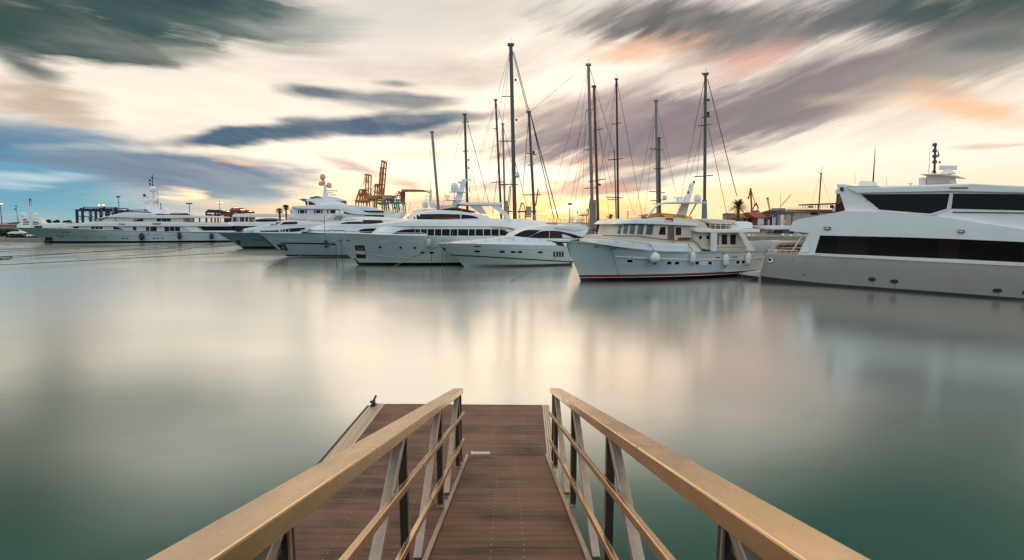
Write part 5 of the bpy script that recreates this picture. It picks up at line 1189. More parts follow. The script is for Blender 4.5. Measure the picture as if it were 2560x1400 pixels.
sailboat('tallest ketch with a huge blue grey main mast and radar dome', 84,
         [dict(top=(1277, 112), base=(1287, 540), w=10.5, m=mast_g, sp=((241, 1254, 1284, 0), (353, 1248, 1290, 0), (461, 1246, 1295, 0)), dome=((437, 6.5),), lamps=(200, 300)),
          dict(top=(1322, 280), base=(1336, 540), w=7.5, m=mast_g, sp=((385, 1316, 1340, -2), (412, 1320, 1334, 1), (487, 1308, 1352, 0)), lamps=(380, 382))],
         [((1281, 128), (1319, 278), .05), ((1284, 128), (1323, 280), .05), ((1326, 284), (1396, 548), .075), ((1328, 292), (1385, 548), .06), ((1276, 122), (1246, 230), S1), ((1276, 122), (1200, 545), S1), ((1275, 130), (1232, 545), S1),
          ((1322, 284), (1300, 545), S1), ((1284, 390), (1318, 520), .04), ((1330, 275), (1430, 192), S1), ((1322, 290), (1308, 470), S1), ((1285, 250), (1275, 545), S1)], L=27, fb=1.9, hm=hull_n)
sailboat('sailing yacht with a pale mast standing just left of the red brown mast', 88,
         [dict(top=(1471, 162), base=(1482, 575), w=8.5, m=mast_l, sp=((274, 1464, 1484, 2), (373, 1460, 1486, 2), (470, 1461, 1490, 1)), cover=(500, 580, 20, mast_l))],
         [((1474, 168), (1536, 380), .035), ((1471, 166), (1440, 400), S1), ((1470, 168), (1372, 520), S1), ((1470, 270), (1400, 500), S1), ((1472, 280), (1420, 540), S1), ((1464, 276), (1455, 540), S1), ((1486, 280), (1480, 540), S1)], L=21, hm=hull_n)
sailboat('sailing yacht with a red brown mast and dark furled sail cover', 82,
         [dict(top=(1485, 216), base=(1496, 575), w=7.5, m=mast_r, sp=((325, 1486, 1507, 3), (451, 1472, 1514, 4)), cover=(560, 590, 12, purple), lamps=(462,))],
         [((1487, 222), (1524, 545), S1), ((1490, 300), (1530, 470), S1), ((1485, 222), (1430, 545), S1), ((1486, 222), (1466, 400), S1)], L=19, hm=hull_n)
sailboat('sailing yacht with a black carbon mast and a short second mast', 86,
         [dict(top=(1541, 198), base=(1546, 560), w=5.5, m=mast_k, sp=((309, 1529, 1551, 2), (398, 1520, 1557, 2), (494, 1516, 1556, -1))), dict(top=(1536, 380), base=(1541, 560), w=4, m=mast_l, sp=((499, 1520, 1545, 0),))],
         [((1543, 205), (1580, 400), .035), ((1540, 205), (1510, 290), S1), ((1540, 205), (1482, 545), S1), ((1580, 400), (1606, 545), .03), ((1552, 440), (1590, 545), S1), ((1540, 210), (1520, 400), S1)], L=19, hm=hull_n)
sailboat('two masted sailing yacht with a blurred grey mast behind the trawler flybridge', 90,
         [dict(top=(1640, 252), base=(1644, 510), w=7, m=mast_l, sp=((316, 1636, 1648, 1),)), dict(top=(1648, 345), base=(1650, 520), w=6, m=mast_g, sp=((374, 1624, 1656, -2), (421, 1634, 1658, 1), (480, 1622, 1662, -2), (501, 1626, 1655, 1)), dome=((494, 5.5),))],
         [((1641, 258), (1686, 460), S1), ((1650, 350), (1690, 480), S1), ((1640, 258), (1590, 520), S1), ((1640, 260), (1612, 540), S1), ((1648, 350), (1620, 400), S1)], L=20)
sailboat('sailing yacht with a tall blue grey mast and wide stays rising behind the trawler mast', 76,
         [dict(top=(1764, 186), base=(1761, 560), w=8, m=mast_g, sp=((183, 1754, 1772, 1), (293, 1756, 1777, 1), (313, 1745, 1778, 2), (440, 1736, 1782, 2)), lamps=(250, 282, 288), cover=(500, 575, 15, grey_c))],
         [((1769, 198), (1842, 490), .055), ((1771, 318), (1822, 560), .035), ((1763, 192), (1735, 320), S1), ((1763, 192), (1692, 545), S1), ((1764, 196), (1742, 440), S1), ((1758, 320), (1725, 440), S1)], L=18)
sailboat('small sailing yacht with a dark leaning mast behind the wide grey yacht', 70,
         [dict(top=(2053, 434), base=(2046, 530), w=3.6, m=mast_r)], [((2053, 437), (2084, 532), .012), ((2053, 437), (2026, 515), .012)], L=10, fb=1.3)
# ================================================================== port, quays and far shore
stone = material('quay_concrete', (0.30, 0.27, 0.24), rough=.85, var=.2, vscale=.4, bump=.3, bscale=4)
gz = 2.0
def flat(name, poly, z0, z1, mt, lab):
    m = MB(); m.prism([Vector((x, y, z1)) for x, y in poly], (0, 0, z0-z1)); o = m.build(name, mt, smooth=0); recentre(o, (poly[0][0], poly[0][1], 0)); return tag(o, lab, 'quay', kind='structure')
flat('port_ground', [(-1500, 150), (-60, 150), (10, 140), (16, 104), (36, 92), (120, 80), (900, 80), (2500, 4500), (-2500, 4500)], -3, gz, stone, 'pale concrete quay of the working port behind the yachts')
flat('low_pier', [(-170, 126), (-97, 121), (-97, 124), (-170, 131)], -2, .75, stone, 'low grey concrete pier at the far left edge')
# railed breakwater wall between the masts
ww = material('sea_wall_render', (0.42, 0.36, 0.31), rough=.9, var=.15)
Yw = 138
e = thing('sea_wall', aty(1460, 570, Yw), 'low pale sea wall with a thin metal railing behind the sports cruiser', 'wall')
p0, p1 = aty(1372, 570, Yw), aty(1632, 570, Yw)
def wallbox(y0, y1, th, nm, mt):
    a0, a1 = aty(1372, y0, Yw), aty(1632, y1, Yw); m = MB(); m.box((a0+a1)/2+Vector((0, th/2, 0)), (abs(a1.x-a0.x), th, abs(a0.z-a1.z))); return m.build(nm, mt, e, smooth=0)
wallbox(559, 568, 2.0, 'wall', ww)
m = MB(); zt = aty(1400, 548, Yw).z
for k in range(27):
    x = p0.x+(p1.x-p0.x)*k/26; m.tube([(x, Yw+.5, zt-1.3), (x, Yw+.5, zt)], .04, 4)
for z in (zt, zt-.4, zt-.8): m.tube([(p0.x, Yw+.5, z), (p1.x, Yw+.5, z)], .04, 4)
m.build('railing', dark_metal, e)
dk_hull = material('dark_moored_hull', (0.012, 0.012, 0.016), rough=.5)
# ---- generic far crane made of bars
orange_c = material('orange_crane_paint', (0.40, 0.13, 0.022), rough=.6, var=.3, vscale=.2)
teal_c = material('teal_crane_paint', (0.03, 0.24, 0.22), rough=.6, var=.15, vscale=.2)
navy_c = material('navy_crane_paint', (0.010, 0.010, 0.045), rough=.6, var=.2, vscale=.2)
red_c = material('red_crane_paint', (0.26, 0.035, 0.02), rough=.6, var=.2, vscale=.2)
yel_c = material('yellow_crane_paint', (0.72, 0.45, 0.12), rough=.6, var=.1)
olive = material('olive_machinery_house', (0.26, 0.24, 0.13), rough=.7, var=.2, vscale=.3)
greyh = material('grey_machinery_house', (0.36, 0.31, 0.27), rough=.7, var=.15, vscale=.3)
def crane(label, Y, zc, groups, houses=(), cat='crane', group='port cranes on the skyline', name='port_crane', depth=0):
    first = groups[0][2][0]; b0 = zc((first[0], first[1]))[0]; base = aty(b0[0], b0[1], Y)
    e = thing(name, (base.x, Y, gz), label, cat, group); k = Y/F
    for nm, mt, bars in groups:
        m = MB()
        for bar in bars:
            (x0, y0), (x1, y1) = zc((bar[0], bar[1]), (bar[2], bar[3])); w = bar[4]*k; q0, q1 = aty(x0, y0, Y), aty(x1, y1, Y); D_ = Vector((0, depth, 0))
            if nm in ('leg', 'brace', 'tower_strut', 'back_stay', 'base', 'stay'):      # each one a part of its own
                for dy in ((0, 1) if depth else (0,)):
                    s_ = MB(); s_.beam(q0+D_*dy, q1+D_*dy, w, w, up=(0, 1, 0)); s_.build(nm, mt, e, smooth=0)
                continue
            m.beam(q0, q1, w, w, up=(0, 1, 0))
            if depth:
                m.beam(q0+D_, q1+D_, w, w, up=(0, 1, 0))
                for q in (q0, q1): m.beam(q, q+D_, w*.6, w*.6)
        if m.f: m.build(nm, mt, e, smooth=0)
    for nm, mt, x0, y0, x1, y1 in houses:
        (a, b_), (c, d) = zc((x0, y0), (x1, y1)); p, q = aty(a, b_, Y), aty(c, d, Y)
        m = MB(); m.box(((p.x+q.x)/2, Y+3, (p.z+q.z)/2), (abs(q.x-p.x), 8, abs(p.z-q.z))); m.build(nm, mt, e, smooth=0, bevel=.1)
    return e
crane('smaller orange container crane with a raised twin boom', 330, ZA,
      [('raised_boom', orange_c, [(455, 380, 442, 940, 2.6), (507, 385, 495, 815, 2.6), (430, 376, 516, 386, 3), (450, 520, 505, 522, 1), (447, 660, 500, 662, 1)]),
       ('boom_ladder', orange_c, [(425, 378, 400, 600, 1.0), (440, 440, 408, 520, .8), (436, 500, 402, 590, .8)]),
       ('tower_frame', orange_c, [(330, 690, 246, 930, 3.4), (320, 690, 332, 935, 3), (372, 700, 384, 940, 3), (392, 690, 444, 940, 3.4), (318, 692, 444, 690, 2.6), (290, 800, 420, 800, 1.2), (300, 780, 380, 930, 1.2)]),
       ('girder', orange_c, [(228, 918, 492, 930, 4.0), (230, 950, 480, 960, 1.4)]),
       ('leg', orange_c, [(246, 930, 240, 1130, 2.6), (300, 930, 300, 1130, 1.6), (400, 930, 410, 1130, 2.0), (470, 930, 482, 1130, 3)]),
       ('back_stay', greyh, [(320, 700, 75, 960, .35), (330, 720, 140, 960, .35)])], depth=6)
crane('taller orange container crane with a raised ladder boom', 300, ZA,
      [('raised_boom', orange_c, [(785, 110, 765, 240, 2.8), (765, 240, 735, 575, 3.2), (832, 118, 800, 480, 2.8), (800, 480, 776, 760, 3.0), (770, 100, 836, 116, 4), (762, 238, 826, 240, 1.8), (752, 355, 812, 358, 1.6), (742, 480, 800, 482, 1.6), (738, 575, 790, 580, 1.6), (745, 225, 715, 560, .8)]),
       ('tower_frame', orange_c, [(642, 578, 728, 582, 2.6), (650, 580, 624, 900, 3), (720, 590, 782, 860, 2.6), (736, 590, 712, 860, 3), (634, 590, 512, 805, 1.4), (722, 615, 650, 765, 1.2), (690, 740, 780, 745, 1.4), (770, 640, 720, 880, 1.2)]),
       ('girder', orange_c, [(470, 905, 780, 915, 4.2), (470, 870, 770, 880, 1.6)]),
       ('leg', orange_c, [(622, 800, 626, 1130, 3.2), (772, 760, 798, 1130, 3.4), (590, 930, 600, 1130, 1.6), (770, 960, 710, 1070, 1.2)])],
      [('machinery_house', olive, 465, 812, 690, 880)], depth=5)
crane('teal gantry crane carrying an orange horizontal jib', 280, ZA,
      [('leg', teal_c, [(850, 905, 892, 1190, 3), (985, 950, 1022, 1190, 2.8), (1074, 880, 1102, 1190, 3.4), (1212, 965, 1238, 1190, 2.6)]),
       ('brace', teal_c, [(905, 1075, 980, 1190, 1.4), (1052, 985, 985, 1190, 1.2), (1200, 990, 1105, 1180, 1.4), (1130, 1105, 1230, 1108, 1), (930, 1000, 880, 1080, .8), (1055, 985, 1060, 1190, 1)]),
       ('gantry_beam', teal_c, [(655, 966, 1222, 960, 4.2), (822, 905, 1190, 905, 2.6), (700, 990, 880, 1000, 2.4)]),
       ('tower', red_c, [(1192, 745, 1186, 935, 6.5), (1215, 740, 1210, 900, 1.5)]),
       ('tower_strut', red_c, [(1190, 740, 995, 862, 1.6), (1140, 712, 1082, 885, 1.6), (1120, 720, 1000, 850, 1.4), (1150, 730, 1160, 800, 1)]),
       ('horizontal_jib', orange_c, [(1196, 705, 1240, 712, 5.4), (1240, 708, 1470, 708, 4.8), (1470, 708, 1650, 714, 4.2), (1650, 714, 1730, 742, 3)])],
      [('machinery_house', greyh, 797, 806, 985, 882), ('winch_room', red_c, 905, 892, 980, 935)], depth=5)
crane('navy straddle gantry crane with four thick legs, leftmost on the quay', 250, ZE,
      [('leg', navy_c, [(1446, 405, 1456, 700, 4.4), (1552, 440, 1562, 700, 4.2), (1804, 420, 1806, 660, 4)]),
       ('gantry_beam', navy_c, [(1428, 416, 1600, 425, 4.6), (1580, 425, 1820, 428, 3.4)]),
       ('trolley', navy_c, [(1510, 392, 1640, 405, 5), (1570, 362, 1612, 362, 2), (1575, 365, 1570, 400, 1.6)]),
       ('walkway', greyh, [(1560, 466, 1860, 474, 1.2), (1700, 480, 1655, 600, 1), (1480, 530, 1510, 540, 2), (1500, 600, 1540, 560, 1)])], depth=8)
crane('navy gantry crane with a crowded trolley beside the lamp post', 262, ZE,
      [('leg', navy_c, [(1902, 380, 1904, 640, 5), (2000, 420, 2002, 640, 3.5), (2064, 440, 2066, 620, 2), (2184, 380, 2188, 600, 4.8), (2262, 410, 2262, 600, 4.6)]),
       ('gantry_beam', navy_c, [(1868, 420, 2480, 436, 4.4)]),
       ('trolley', navy_c, [(1880, 388, 1960, 392, 6), (1944, 360, 1980, 362, 2.5), (2000, 410, 2080, 415, 3), (2160, 382, 2190, 380, 3)]),
       ('walkway', greyh, [(1860, 480, 1990, 486, 1.4), (2060, 460, 2130, 456, 1.2)])], depth=8)
crane('navy container gantry behind the aft decks of the superyacht', 270, ZD,
      [('gantry_beam', navy_c, [(345, 490, 900, 490, 4.4), (900, 500, 1340, 494, 4)]),
       ('leg', navy_c, [(352, 490, 352, 760, 3), (640, 500, 640, 760, 3), (1000, 500, 1000, 760, 3)]),
       ('trolley', navy_c, [(380, 465, 530, 465, 4.6), (400, 440, 500, 448, 2.5), (390, 560, 480, 565, 5)]),
       ('winch', red_c, [(640, 500, 760, 520, 4), (700, 560, 880, 545, 5), (940, 440, 1100, 450, 5), (960, 400, 1060, 396, 2), (1040, 470, 1300, 480, 4)])], depth=8)
crane('low red crane with a lamp lit cab above the stacked containers', 266, ZD,
      [('cab_frame', red_c, [(950, 470, 1090, 460, 4), (980, 395, 1050, 395, 2), (1010, 395, 1015, 560, 2), (1090, 430, 1310, 470, 3), (1180, 470, 1300, 470, 5)]), ('leg', red_c, [(960, 470, 960, 700, 2.5), (1110, 470, 1110, 700, 2.5), (1290, 470, 1290, 700, 2.5)])], depth=6)
# stacked containers under it
cols = [('dark blue', navy_c), ('white', white_b), ('dark red', red_c), ('pale green', material('pale_green_container', (0.45, 0.58, 0.50), rough=.6)), ('navy', navy_c)]
cm = {}
for i, (x, w, y0, ci) in enumerate(((780, 60, 570, 2), (842, 34, 560, 0), (878, 26, 565, 1), (908, 36, 555, 0), (960, 60, 590, 2), (1085, 60, 600, 1), (1150, 32, 596, 2), (1195, 40, 600, 3), (1240, 26, 604, 0), (1268, 34, 606, 1), (1306, 60, 596, 4), (1370, 40, 600, 2))):
    p, q = aty(*ZD((x, y0))[0], 255), aty(*ZD((x+w, 760))[0], 255)
    m = MB(); m.box(((p.x+q.x)/2, 258, (p.z+gz)/2), (abs(q.x-p.x), 6, p.z-gz)); m.mi = 1
    for dx in (-.3, 0, .3): m.box(((p.x+q.x)/2+dx*abs(q.x-p.x), 254.96, (p.z+gz)/2), (.12, .06, (p.z-gz)*.96))
    o = m.build('shipping_container', [cols[ci][1], dark_metal], smooth=0); recentre(o, ((p.x+q.x)/2, 258, gz))
    tag(o, f'{cols[ci][0]} container standing on end of the quay, number in row seen under the white flat roof'.replace(', number in row', ''), 'container', 'containers seen between the white yacht decks')
    o['label'] = ['dark red container, leftmost of the row between the yacht decks', 'narrow dark blue container right beside the leftmost red one', 'slim white container between two dark blue ones', 'dark blue container left of the white roof post',
                  'dark red container just under the left end of the white roof', 'wide white container between two dark red ones', 'narrow dark red container left of the pale green one', 'pale green container, the only green one in the row', 'thin dark blue container next to the pale green one',
                  'white container at the right of the thin blue one', 'wide navy container near the wheelhouse window', 'dark red container, rightmost of the row near the wheelhouse'][i]
crane('far navy harbour crane with an arched back frame between the two tall masts', 420, ZB,
      [('a_frame', navy_c, [(285, 745, 320, 595, 2.2), (320, 592, 370, 592, 3), (370, 595, 405, 742, 2.2), (330, 600, 360, 740, 1)]), ('gantry_beam', navy_c, [(250, 748, 610, 742, 3.4)]),
       ('leg', navy_c, [(285, 745, 285, 900, 2.2), (402, 745, 404, 900, 2.6), (545, 700, 548, 900, 2)]), ('raised_boom', mast_r, [(645, 315, 595, 640, 3), (678, 350, 660, 420, 1), (560, 520, 500, 640, 1)])],
      [('machinery_house', greyh, 416, 648, 515, 850)])
crane('far crane with a paired upright boom beside a grey tower', 430, ZB,
      [('raised_boom', mast_r, [(128, 275, 95, 640, 1.8), (106, 275, 80, 560, 1.8), (106, 274, 130, 274, 1.8), (100, 420, 118, 420, .8), (95, 520, 108, 520, .8)]), ('leg', navy_c, [(90, 640, 88, 900, 2.4), (20, 640, 20, 900, 2), (20, 745, 160, 745, 3)])],
      [('tower', greyh, 22, 540, 84, 860)])
crane('far red crane with a raised boom left of the pale mast', 400, ZB,
      [('raised_boom', red_c, [(1622, 500, 1584, 800, 2.2)]), ('tower_frame', red_c, [(1562, 680, 1560, 815, 1.8), (1575, 690, 1600, 800, 1.4), (1560, 700, 1500, 780, .7)]), ('gantry_beam', red_c, [(1400, 822, 1590, 812, 2.4)]),
       ('leg', red_c, [(1465, 820, 1468, 1000, 1.6), (1495, 820, 1495, 1000, 1.2), (1555, 815, 1556, 1000, 1.6), (1585, 812, 1588, 1000, 1.4), (1470, 920, 1550, 830, .8)])], [('cab', white_b, 1452, 778, 1540, 802)])
crane('rusty red jib crane with a triangular frame behind the long red roof', 240, ZC,
      [('jib', red_c, [(440, 2, 462, 440, 3.2), (436, 12, 400, 220, 2.2), (400, 160, 398, 220, 2.6)]), ('stay', red_c, [(442, 15, 525, 295, 1.3)]), ('a_frame', red_c, [(485, 420, 530, 290, 2), (545, 285, 590, 400, 2), (500, 330, 585, 345, 2), (490, 380, 560, 300, 1.4), (590, 360, 570, 450, 2)]), ('base', red_c, [(440, 450, 610, 450, 4), (520, 450, 522, 520, 8)])])
crane('yellow lattice boom crane with a dark tip, far beyond the red shed', 420, ZC, [('boom', yel_c, [(765, 205, 812, 445, 2.6), (785, 205, 825, 445, 1)]), ('boom_head', dark_metal, [(755, 195, 785, 205, 3.4)]), ('base', yel_c, [(800, 445, 830, 445, 4), (815, 445, 815, 600, 3)])])
crane('yellow crane with a slanting boom and thin upright pole, far right', 430, ZC, [('boom', yel_c, [(1215, 140, 1030, 350, 1.8), (1030, 350, 1005, 375, 1.4)]), ('pole', yel_c, [(1022, 120, 1020, 600, .7)]), ('boom_head', dark_metal, [(1225, 132, 1205, 148, 1.6)])])
# ---- lamp posts: one twin lamp, copied
lamp_on = material('lit_sodium_lamp', (1, .7, .4), rough=.5, var=0, emit=(1.0, .55, .22), estr=5)
lamp_off = material('unlit_lamp_glass', (.06, .06, .06), rough=.4, var=0)
def lamp(px, ptop, Y, lit, label, arm=5):
    t = aty(px, ptop, Y); k = Y/F; e = thing('street_lamp', (t.x, Y, gz), label, 'lamp post', 'tall lamp posts of the port')
    m = MB(); m.tube([(t.x, Y, gz), t], .16, 8, .10); m.build('post', mast_g, e)
    a = arm*k; m = MB(); m.tube([t+Vector((-a, 0, 0)), t+Vector((a, 0, 0))], .07, 5); m.build('arm', mast_g, e)
    for s in (-1, 1):
        m = MB(); m.lathe(t+Vector((s*a, 0, -.05)), [(.2, .2), (.55, .1), (.55, -.1)], 10); hd = m.build('lamp_head', mast_g, e)
        m = MB(); m.lathe(t+Vector((s*a, 0, -.16)), [(.48, .05), (.45, -.1), (.2, -.22)], 10); m.build('bulb', lamp_on if lit else lamp_off, hd)
lamp(0, 507, 190, True, 'lit lamp post at the extreme left edge', 2.5)
lamp(295.5, 491, 200, False, 'unlit lamp post rising over the navy gantry crane', 1.5)
lamp(253, 511, 235, True, 'lit twin lamp post over the crowded crane trolley', 5)
lamp(549, 504, 210, True, 'lit twin lamp post over the container gantry', 5)
lamp(473, 508, 200, False, 'unlit twin lamp post behind the aft mast of the superyacht', 4)
lamp(590, 517, 262, True, 'lit floodlight mast above the red crane cab, left of a dimmer one', 3); lamp(607, 523, 264, True, 'lit floodlight mast just right of the red crane cab', 3)
lamp(570, 527, 262, True, 'low lit lamp post just left of the red crane cab', 1); lamp(626, 527, 268, True, 'low lit lamp post, rightmost of those over the containers', 1)
lamp(1425, 509, 160, False, 'unlit lamp post standing alone between the masts above the sports cruiser', 2); lamp(1570, 521, 170, True, 'thin lamp post right of the black mast', .6)
m = MB(); p = aty(40, 515, 180); m.tube([(aty(42, 515, 180).x, 180, gz), p], .12, 6, .05); m.box(p, (.5, .3, .3)); m.box(p-Vector((.3, 0, 1)), (.5, .3, .4)); o = m.build('signal_pole', mast_g); recentre(o, (p.x, 180, gz)); tag(o, 'thin grey signal pole at the far left of the port', 'pole')
# ---- palms and shrubs
frond_d = material('dark_palm_frond', (0.045, 0.055, 0.018), rough=.6, var=.35, vscale=2); frond_g = material('olive_palm_frond', (0.085, 0.068, 0.016), rough=.6, var=.35, vscale=2)
bark = material('palm_trunk_bark', (0.11, 0.07, 0.045), rough=.9, var=.35, vscale=3, bump=.6, bscale=9)
def palm(label, cpx, Y, rpx, trunk_px, twpx, fan=False, n=34, mt=None, base_px=None, droop=1.0, group='palm trees along the quay'):
    c = aty(*cpx, Y); k = Y/F; Rr = rpx*k; e = thing('palm_tree', (c.x, Y, gz), label, 'palm tree', group)
    m = MB(); b0 = Vector((c.x+(base_px or 0)*k, Y, gz)); w = twpx*k/2
    seg = 14; pts = [b0.lerp(c, i/seg) for i in range(seg+1)]
    for i in range(seg):
        m.tube([pts[i], pts[i+1]], w*(1.12 if i % 2 else .92), 9, w*(.9 if i % 2 else 1.1))
    m.build('trunk', bark, e)
    f = MB()
    for i in range(n):
        az_ = 2.39996*i+random.uniform(-.25, .25); up = 1.35-1.75*(i/n)+random.uniform(-.12, .12)
        L_ = Rr*random.uniform(.82, 1.08)
        d0 = Vector((math.cos(az_)*math.cos(up), math.sin(az_)*math.cos(up), math.sin(up)))
        if fan:
            st = c+d0*L_*.5; f.tube([c, st], .03, 4); side = d0.cross(Vector((0, 0, 1))).normalized(); nn = side.cross(d0)
            for j in range(-5, 6):
                a_ = j*.24; dd = d0*math.cos(a_)+side*math.sin(a_); tip = st+dd*L_*.5+Vector((0, 0, -.12*L_*abs(j)/5)); q = dd.cross(nn).normalized()*L_*.035
                f.add([st, st+dd*L_*.28+q, tip, st+dd*L_*.28-q], [(0, 1, 2, 3)])
        else:
            N_ = 9; spine = []
            for j in range(N_+1):
                t = j/N_; spine.append(c+d0*L_*t+Vector((0, 0, -L_*.55*droop*t*t*(1.1-.3*up))))
            f.tube(spine, .035, 4, .008)
            for j in range(1, N_+1):
                for sub in (0, .5):
                    t = (j-sub)/N_; p = spine[j].lerp(spine[j-1], sub); dr = (spine[j]-spine[j-1]).normalized(); side = dr.cross(Vector((0, 0, 1)))
                    side = side.normalized() if side.length > .1 else Vector((1, 0, 0))
                    ll = L_*.26*math.sin(min(3.0, .5+2.5*t))+.05
                    for s in (-1, 1):
                        tip = p+(side*s*.8+dr*.75+Vector((0, 0, -.35*random.random()))).normalized()*ll; q = dr*ll*.085
                        f.add([p-q, p+q, tip], [(0, 1, 2)])
    f.build('crown', mt or frond_d, e, smooth=0)
    return e
palm('shorter dark fan palm left of its taller twin, in front of the flat decked yacht', (699, 530), 100, 12, 0, 4.5, fan=True, n=30)
palm('taller dark fan palm beside the tall superyacht', (715, 522), 100, 13, 0, 4.0, fan=True, n=30)
palm('low dark fan palm half hidden right of the two fan palms', (731, 532), 112, 9, 0, 3, fan=True, n=20)
palm('golden backlit date palm by the red sheds', (1846, 517), 120, 30, 0, 7, n=46, mt=frond_g, droop=.9)
palm('sparse palm with thick scaly trunk left of the trawler yacht', (1526, 548), 118, 24, 0, 9, n=15, mt=material('dry_palm_frond', (0.13, 0.05, 0.025), rough=.7, var=.3, vscale=2), droop=.9)
palm('tiny palm top showing over the blue grey yacht flybridge', (881, 541), 120, 11, 0, 3, n=18, mt=frond_g)
palm('small dark palm behind the pilothouse bow of the hardtop yacht', (1036, 531), 120, 9, 0, 3, n=16)
leaf = material('dark_shrub_leaves', (0.035, 0.045, 0.02), rough=.8, var=.4, vscale=1.5); leaf_o = material('olive_shrub_leaves', (0.09, 0.08, 0.03), rough=.8, var=.4, vscale=1.5); leaf_g = material('green_planter_leaves', (0.07, 0.12, 0.02), rough=.8, var=.4, vscale=2)
def bush(label, x0, x1, ytop, ybot, Y, n=420, size=.34, name='shrub', cat='shrub', mt=None, z0=None, trunk=True):
    p, q = aty(x0, ytop, Y), aty(x1, ybot, Y); c = Vector(((p.x+q.x)/2, Y, (p.z+q.z)/2)); rx, rz = abs(q.x-p.x)/2, abs(p.z-q.z)/2
    e = thing(name, (c.x, Y, q.z if z0 is None else z0), label, cat, None)
    m = MB(); cl = [(random.uniform(-.75, .75), random.uniform(-.6, .6), random.uniform(-.7, .5), random.uniform(.3, .5)) for _ in range(10)]
    for _ in range(n):
        a, b_, d, r_ = random.choice(cl); v = Vector((random.gauss(0, 1), random.gauss(0, 1), random.gauss(0, 1))).normalized()*r_*random.uniform(.5, 1.1)
        pt = c+Vector(((a+v.x)*rx, (b_+v.y)*rx*.6, (d+v.z)*rz)); ax = Vector((random.gauss(0, 1), random.gauss(0, 1), random.gauss(0, 1))).normalized(); bx = ax.orthogonal().normalized()
        s = size*random.uniform(.6, 1.3); cx2 = ax.cross(bx)
        m.add([pt-bx*s, pt+cx2*s*.5, pt+bx*s, pt-cx2*s*.5], [(0, 1, 2, 3)])
    m.build('foliage', mt or leaf, e, smooth=0)
    m = MB(); m.tube([(c.x, Y, q.z if z0 is None else z0), (c.x, Y, c.z)], max(.05, rx*.07), 6); m.build('trunk', bark, e)
    return e
bush('dark round tree, leftmost of three behind the superyacht bow', *ZE((858, 592))[0][:1], *ZE((985, 660))[0][:1], 548.5, 558, 190, z0=gz)
bush('dark round tree, middle one of three behind the superyacht bow', ZE((1008, 0))[0][0], ZE((1114, 0))[0][0], 549.5, 558, 192, z0=gz)
bush('wide dark tree, rightmost of three behind the superyacht bow', ZE((1145, 0))[0][0], ZE((1332, 0))[0][0], 549, 557.5, 194, z0=gz)
bush('dark shrub bank on the low pier at the left edge', -30, 62, 570, 590, 132, n=900, size=.3, z0=.7); bush('dark shrub on the pier beside the superyacht stem', 20, 92, 584, 600, 128, n=600, size=.28, z0=.7)
# ---- left pier: long grey shed, dark roof, little dark boat
roof_d = material('dark_shed_roof', (0.05, 0.045, 0.05), rough=.7); wall_g = material('grey_shed_wall', (0.22, 0.21, 0.20), rough=.8, var=.2, vscale=.5)
def building(name, label, Y, x0, x1, ybot, ywall, yroof, wm, rm, dep=10, over=.4, cat='building', base=None):
    a, b_ = aty(x0, ywall, Y), aty(x1, ywall, Y); zt = a.z; zr = aty(x0, yroof, Y).z; zb = base if base is not None else gz
    e = thing(name, ((a.x+b_.x)/2, Y, zb), label, cat); m = MB(); m.box(((a.x+b_.x)/2, Y+dep/2, (zt+zb)/2), (b_.x-a.x, dep, zt-zb)); w = m.build('wall', wm, e, smooth=0)
    m = MB(); m.add([(a.x-over, Y-over, zt), (b_.x+over, Y-over, zt), (b_.x+over, Y+dep+over, zt), (a.x-over, Y+dep+over, zt), (a.x-over, Y+dep/2, zr), (b_.x+over, Y+dep/2, zr)], [(0, 1, 5, 4), (2, 3, 4, 5), (0, 4, 3), (1, 2, 5), (0, 3, 2, 1)])
    rf = m.build('roof', rm, e, smooth=0)
    return e, w, rf
building('shed', 'long low grey shed on the shore at the far left', 160, -120, 37, 569, 562, 560, wall_g, wall_g)
building('pavilion', 'dark flat roofed pavilion behind the small far yacht', 170, 18, 53, 560, 557.5, 554, wall_g, roof_d)
lb = Boat('motor_boat', (8, 601), (92, 602), 1.1, 'little dark blue motor boat with white canopy tied to the left pier', 'boat')
lb.house('hull', ZE((120, 925), (430, 925), (690, 940)), ZE((140, 1000), (430, 1000), (640, 1000)), 1.1, dk_hull, tail=.3, small=.1)
lb.house('canopy', ZE((120, 848), (180, 824), (440, 824), (470, 846)), ZE((160, 858), (300, 860), (460, 852)), .9, white_b, r=.05)
for x in (170, 300, 440): lb.post('canopy_post', ZE((x, 926))[0], ZE((x, 852))[0], .8, .07, .07, steel)
lb.house('console', ZE((420, 890), (480, 880), (530, 920)), ZE((420, 945), (540, 950)), .7, white_b)
# ---- right shore: sheds, terrace building, travel lift, hauled out hull
brick = material('red_painted_shed_wall', (0.24, 0.055, 0.045), rough=.8, var=.2, vscale=.6); tile_r = material('red_corrugated_roof', (0.27, 0.06, 0.045), rough=.7, var=.2, vscale=1.5, stretch=(6, 1, 1)); tile_o = material('orange_tile_roof', (0.34, 0.17, 0.07), rough=.8, var=.25, vscale=1.5, stretch=(5, 1, 1))
tile_b = material('brown_tile_roof', (0.15, 0.085, 0.065), rough=.8, var=.25, vscale=1.2, stretch=(5, 1, 1)); stucco = material('beige_stucco', (0.38, 0.32, 0.26), rough=.9, var=.15)
def zx(x): return ZC((x, 0))[0][0]
def zy(y): return ZC((0, y))[0][1]
def on_wall(nm, mt, par, Y, x0, y0, x1, y1):
    p, q = aty(zx(x0), zy(y0), Y), aty(zx(x1), zy(y1), Y); m = MB(); m.box(((p.x+q.x)/2, Y-.02, (p.z+q.z)/2), (abs(q.x-p.x), .12, abs(p.z-q.z))); return m.build(nm, mt, par, smooth=0)
e, w, rf = building('shed', 'boatyard shed with red walls and red corrugated roof', 118, zx(556), zx(1180), 0, zy(574), zy(462), brick, tile_r, dep=9)
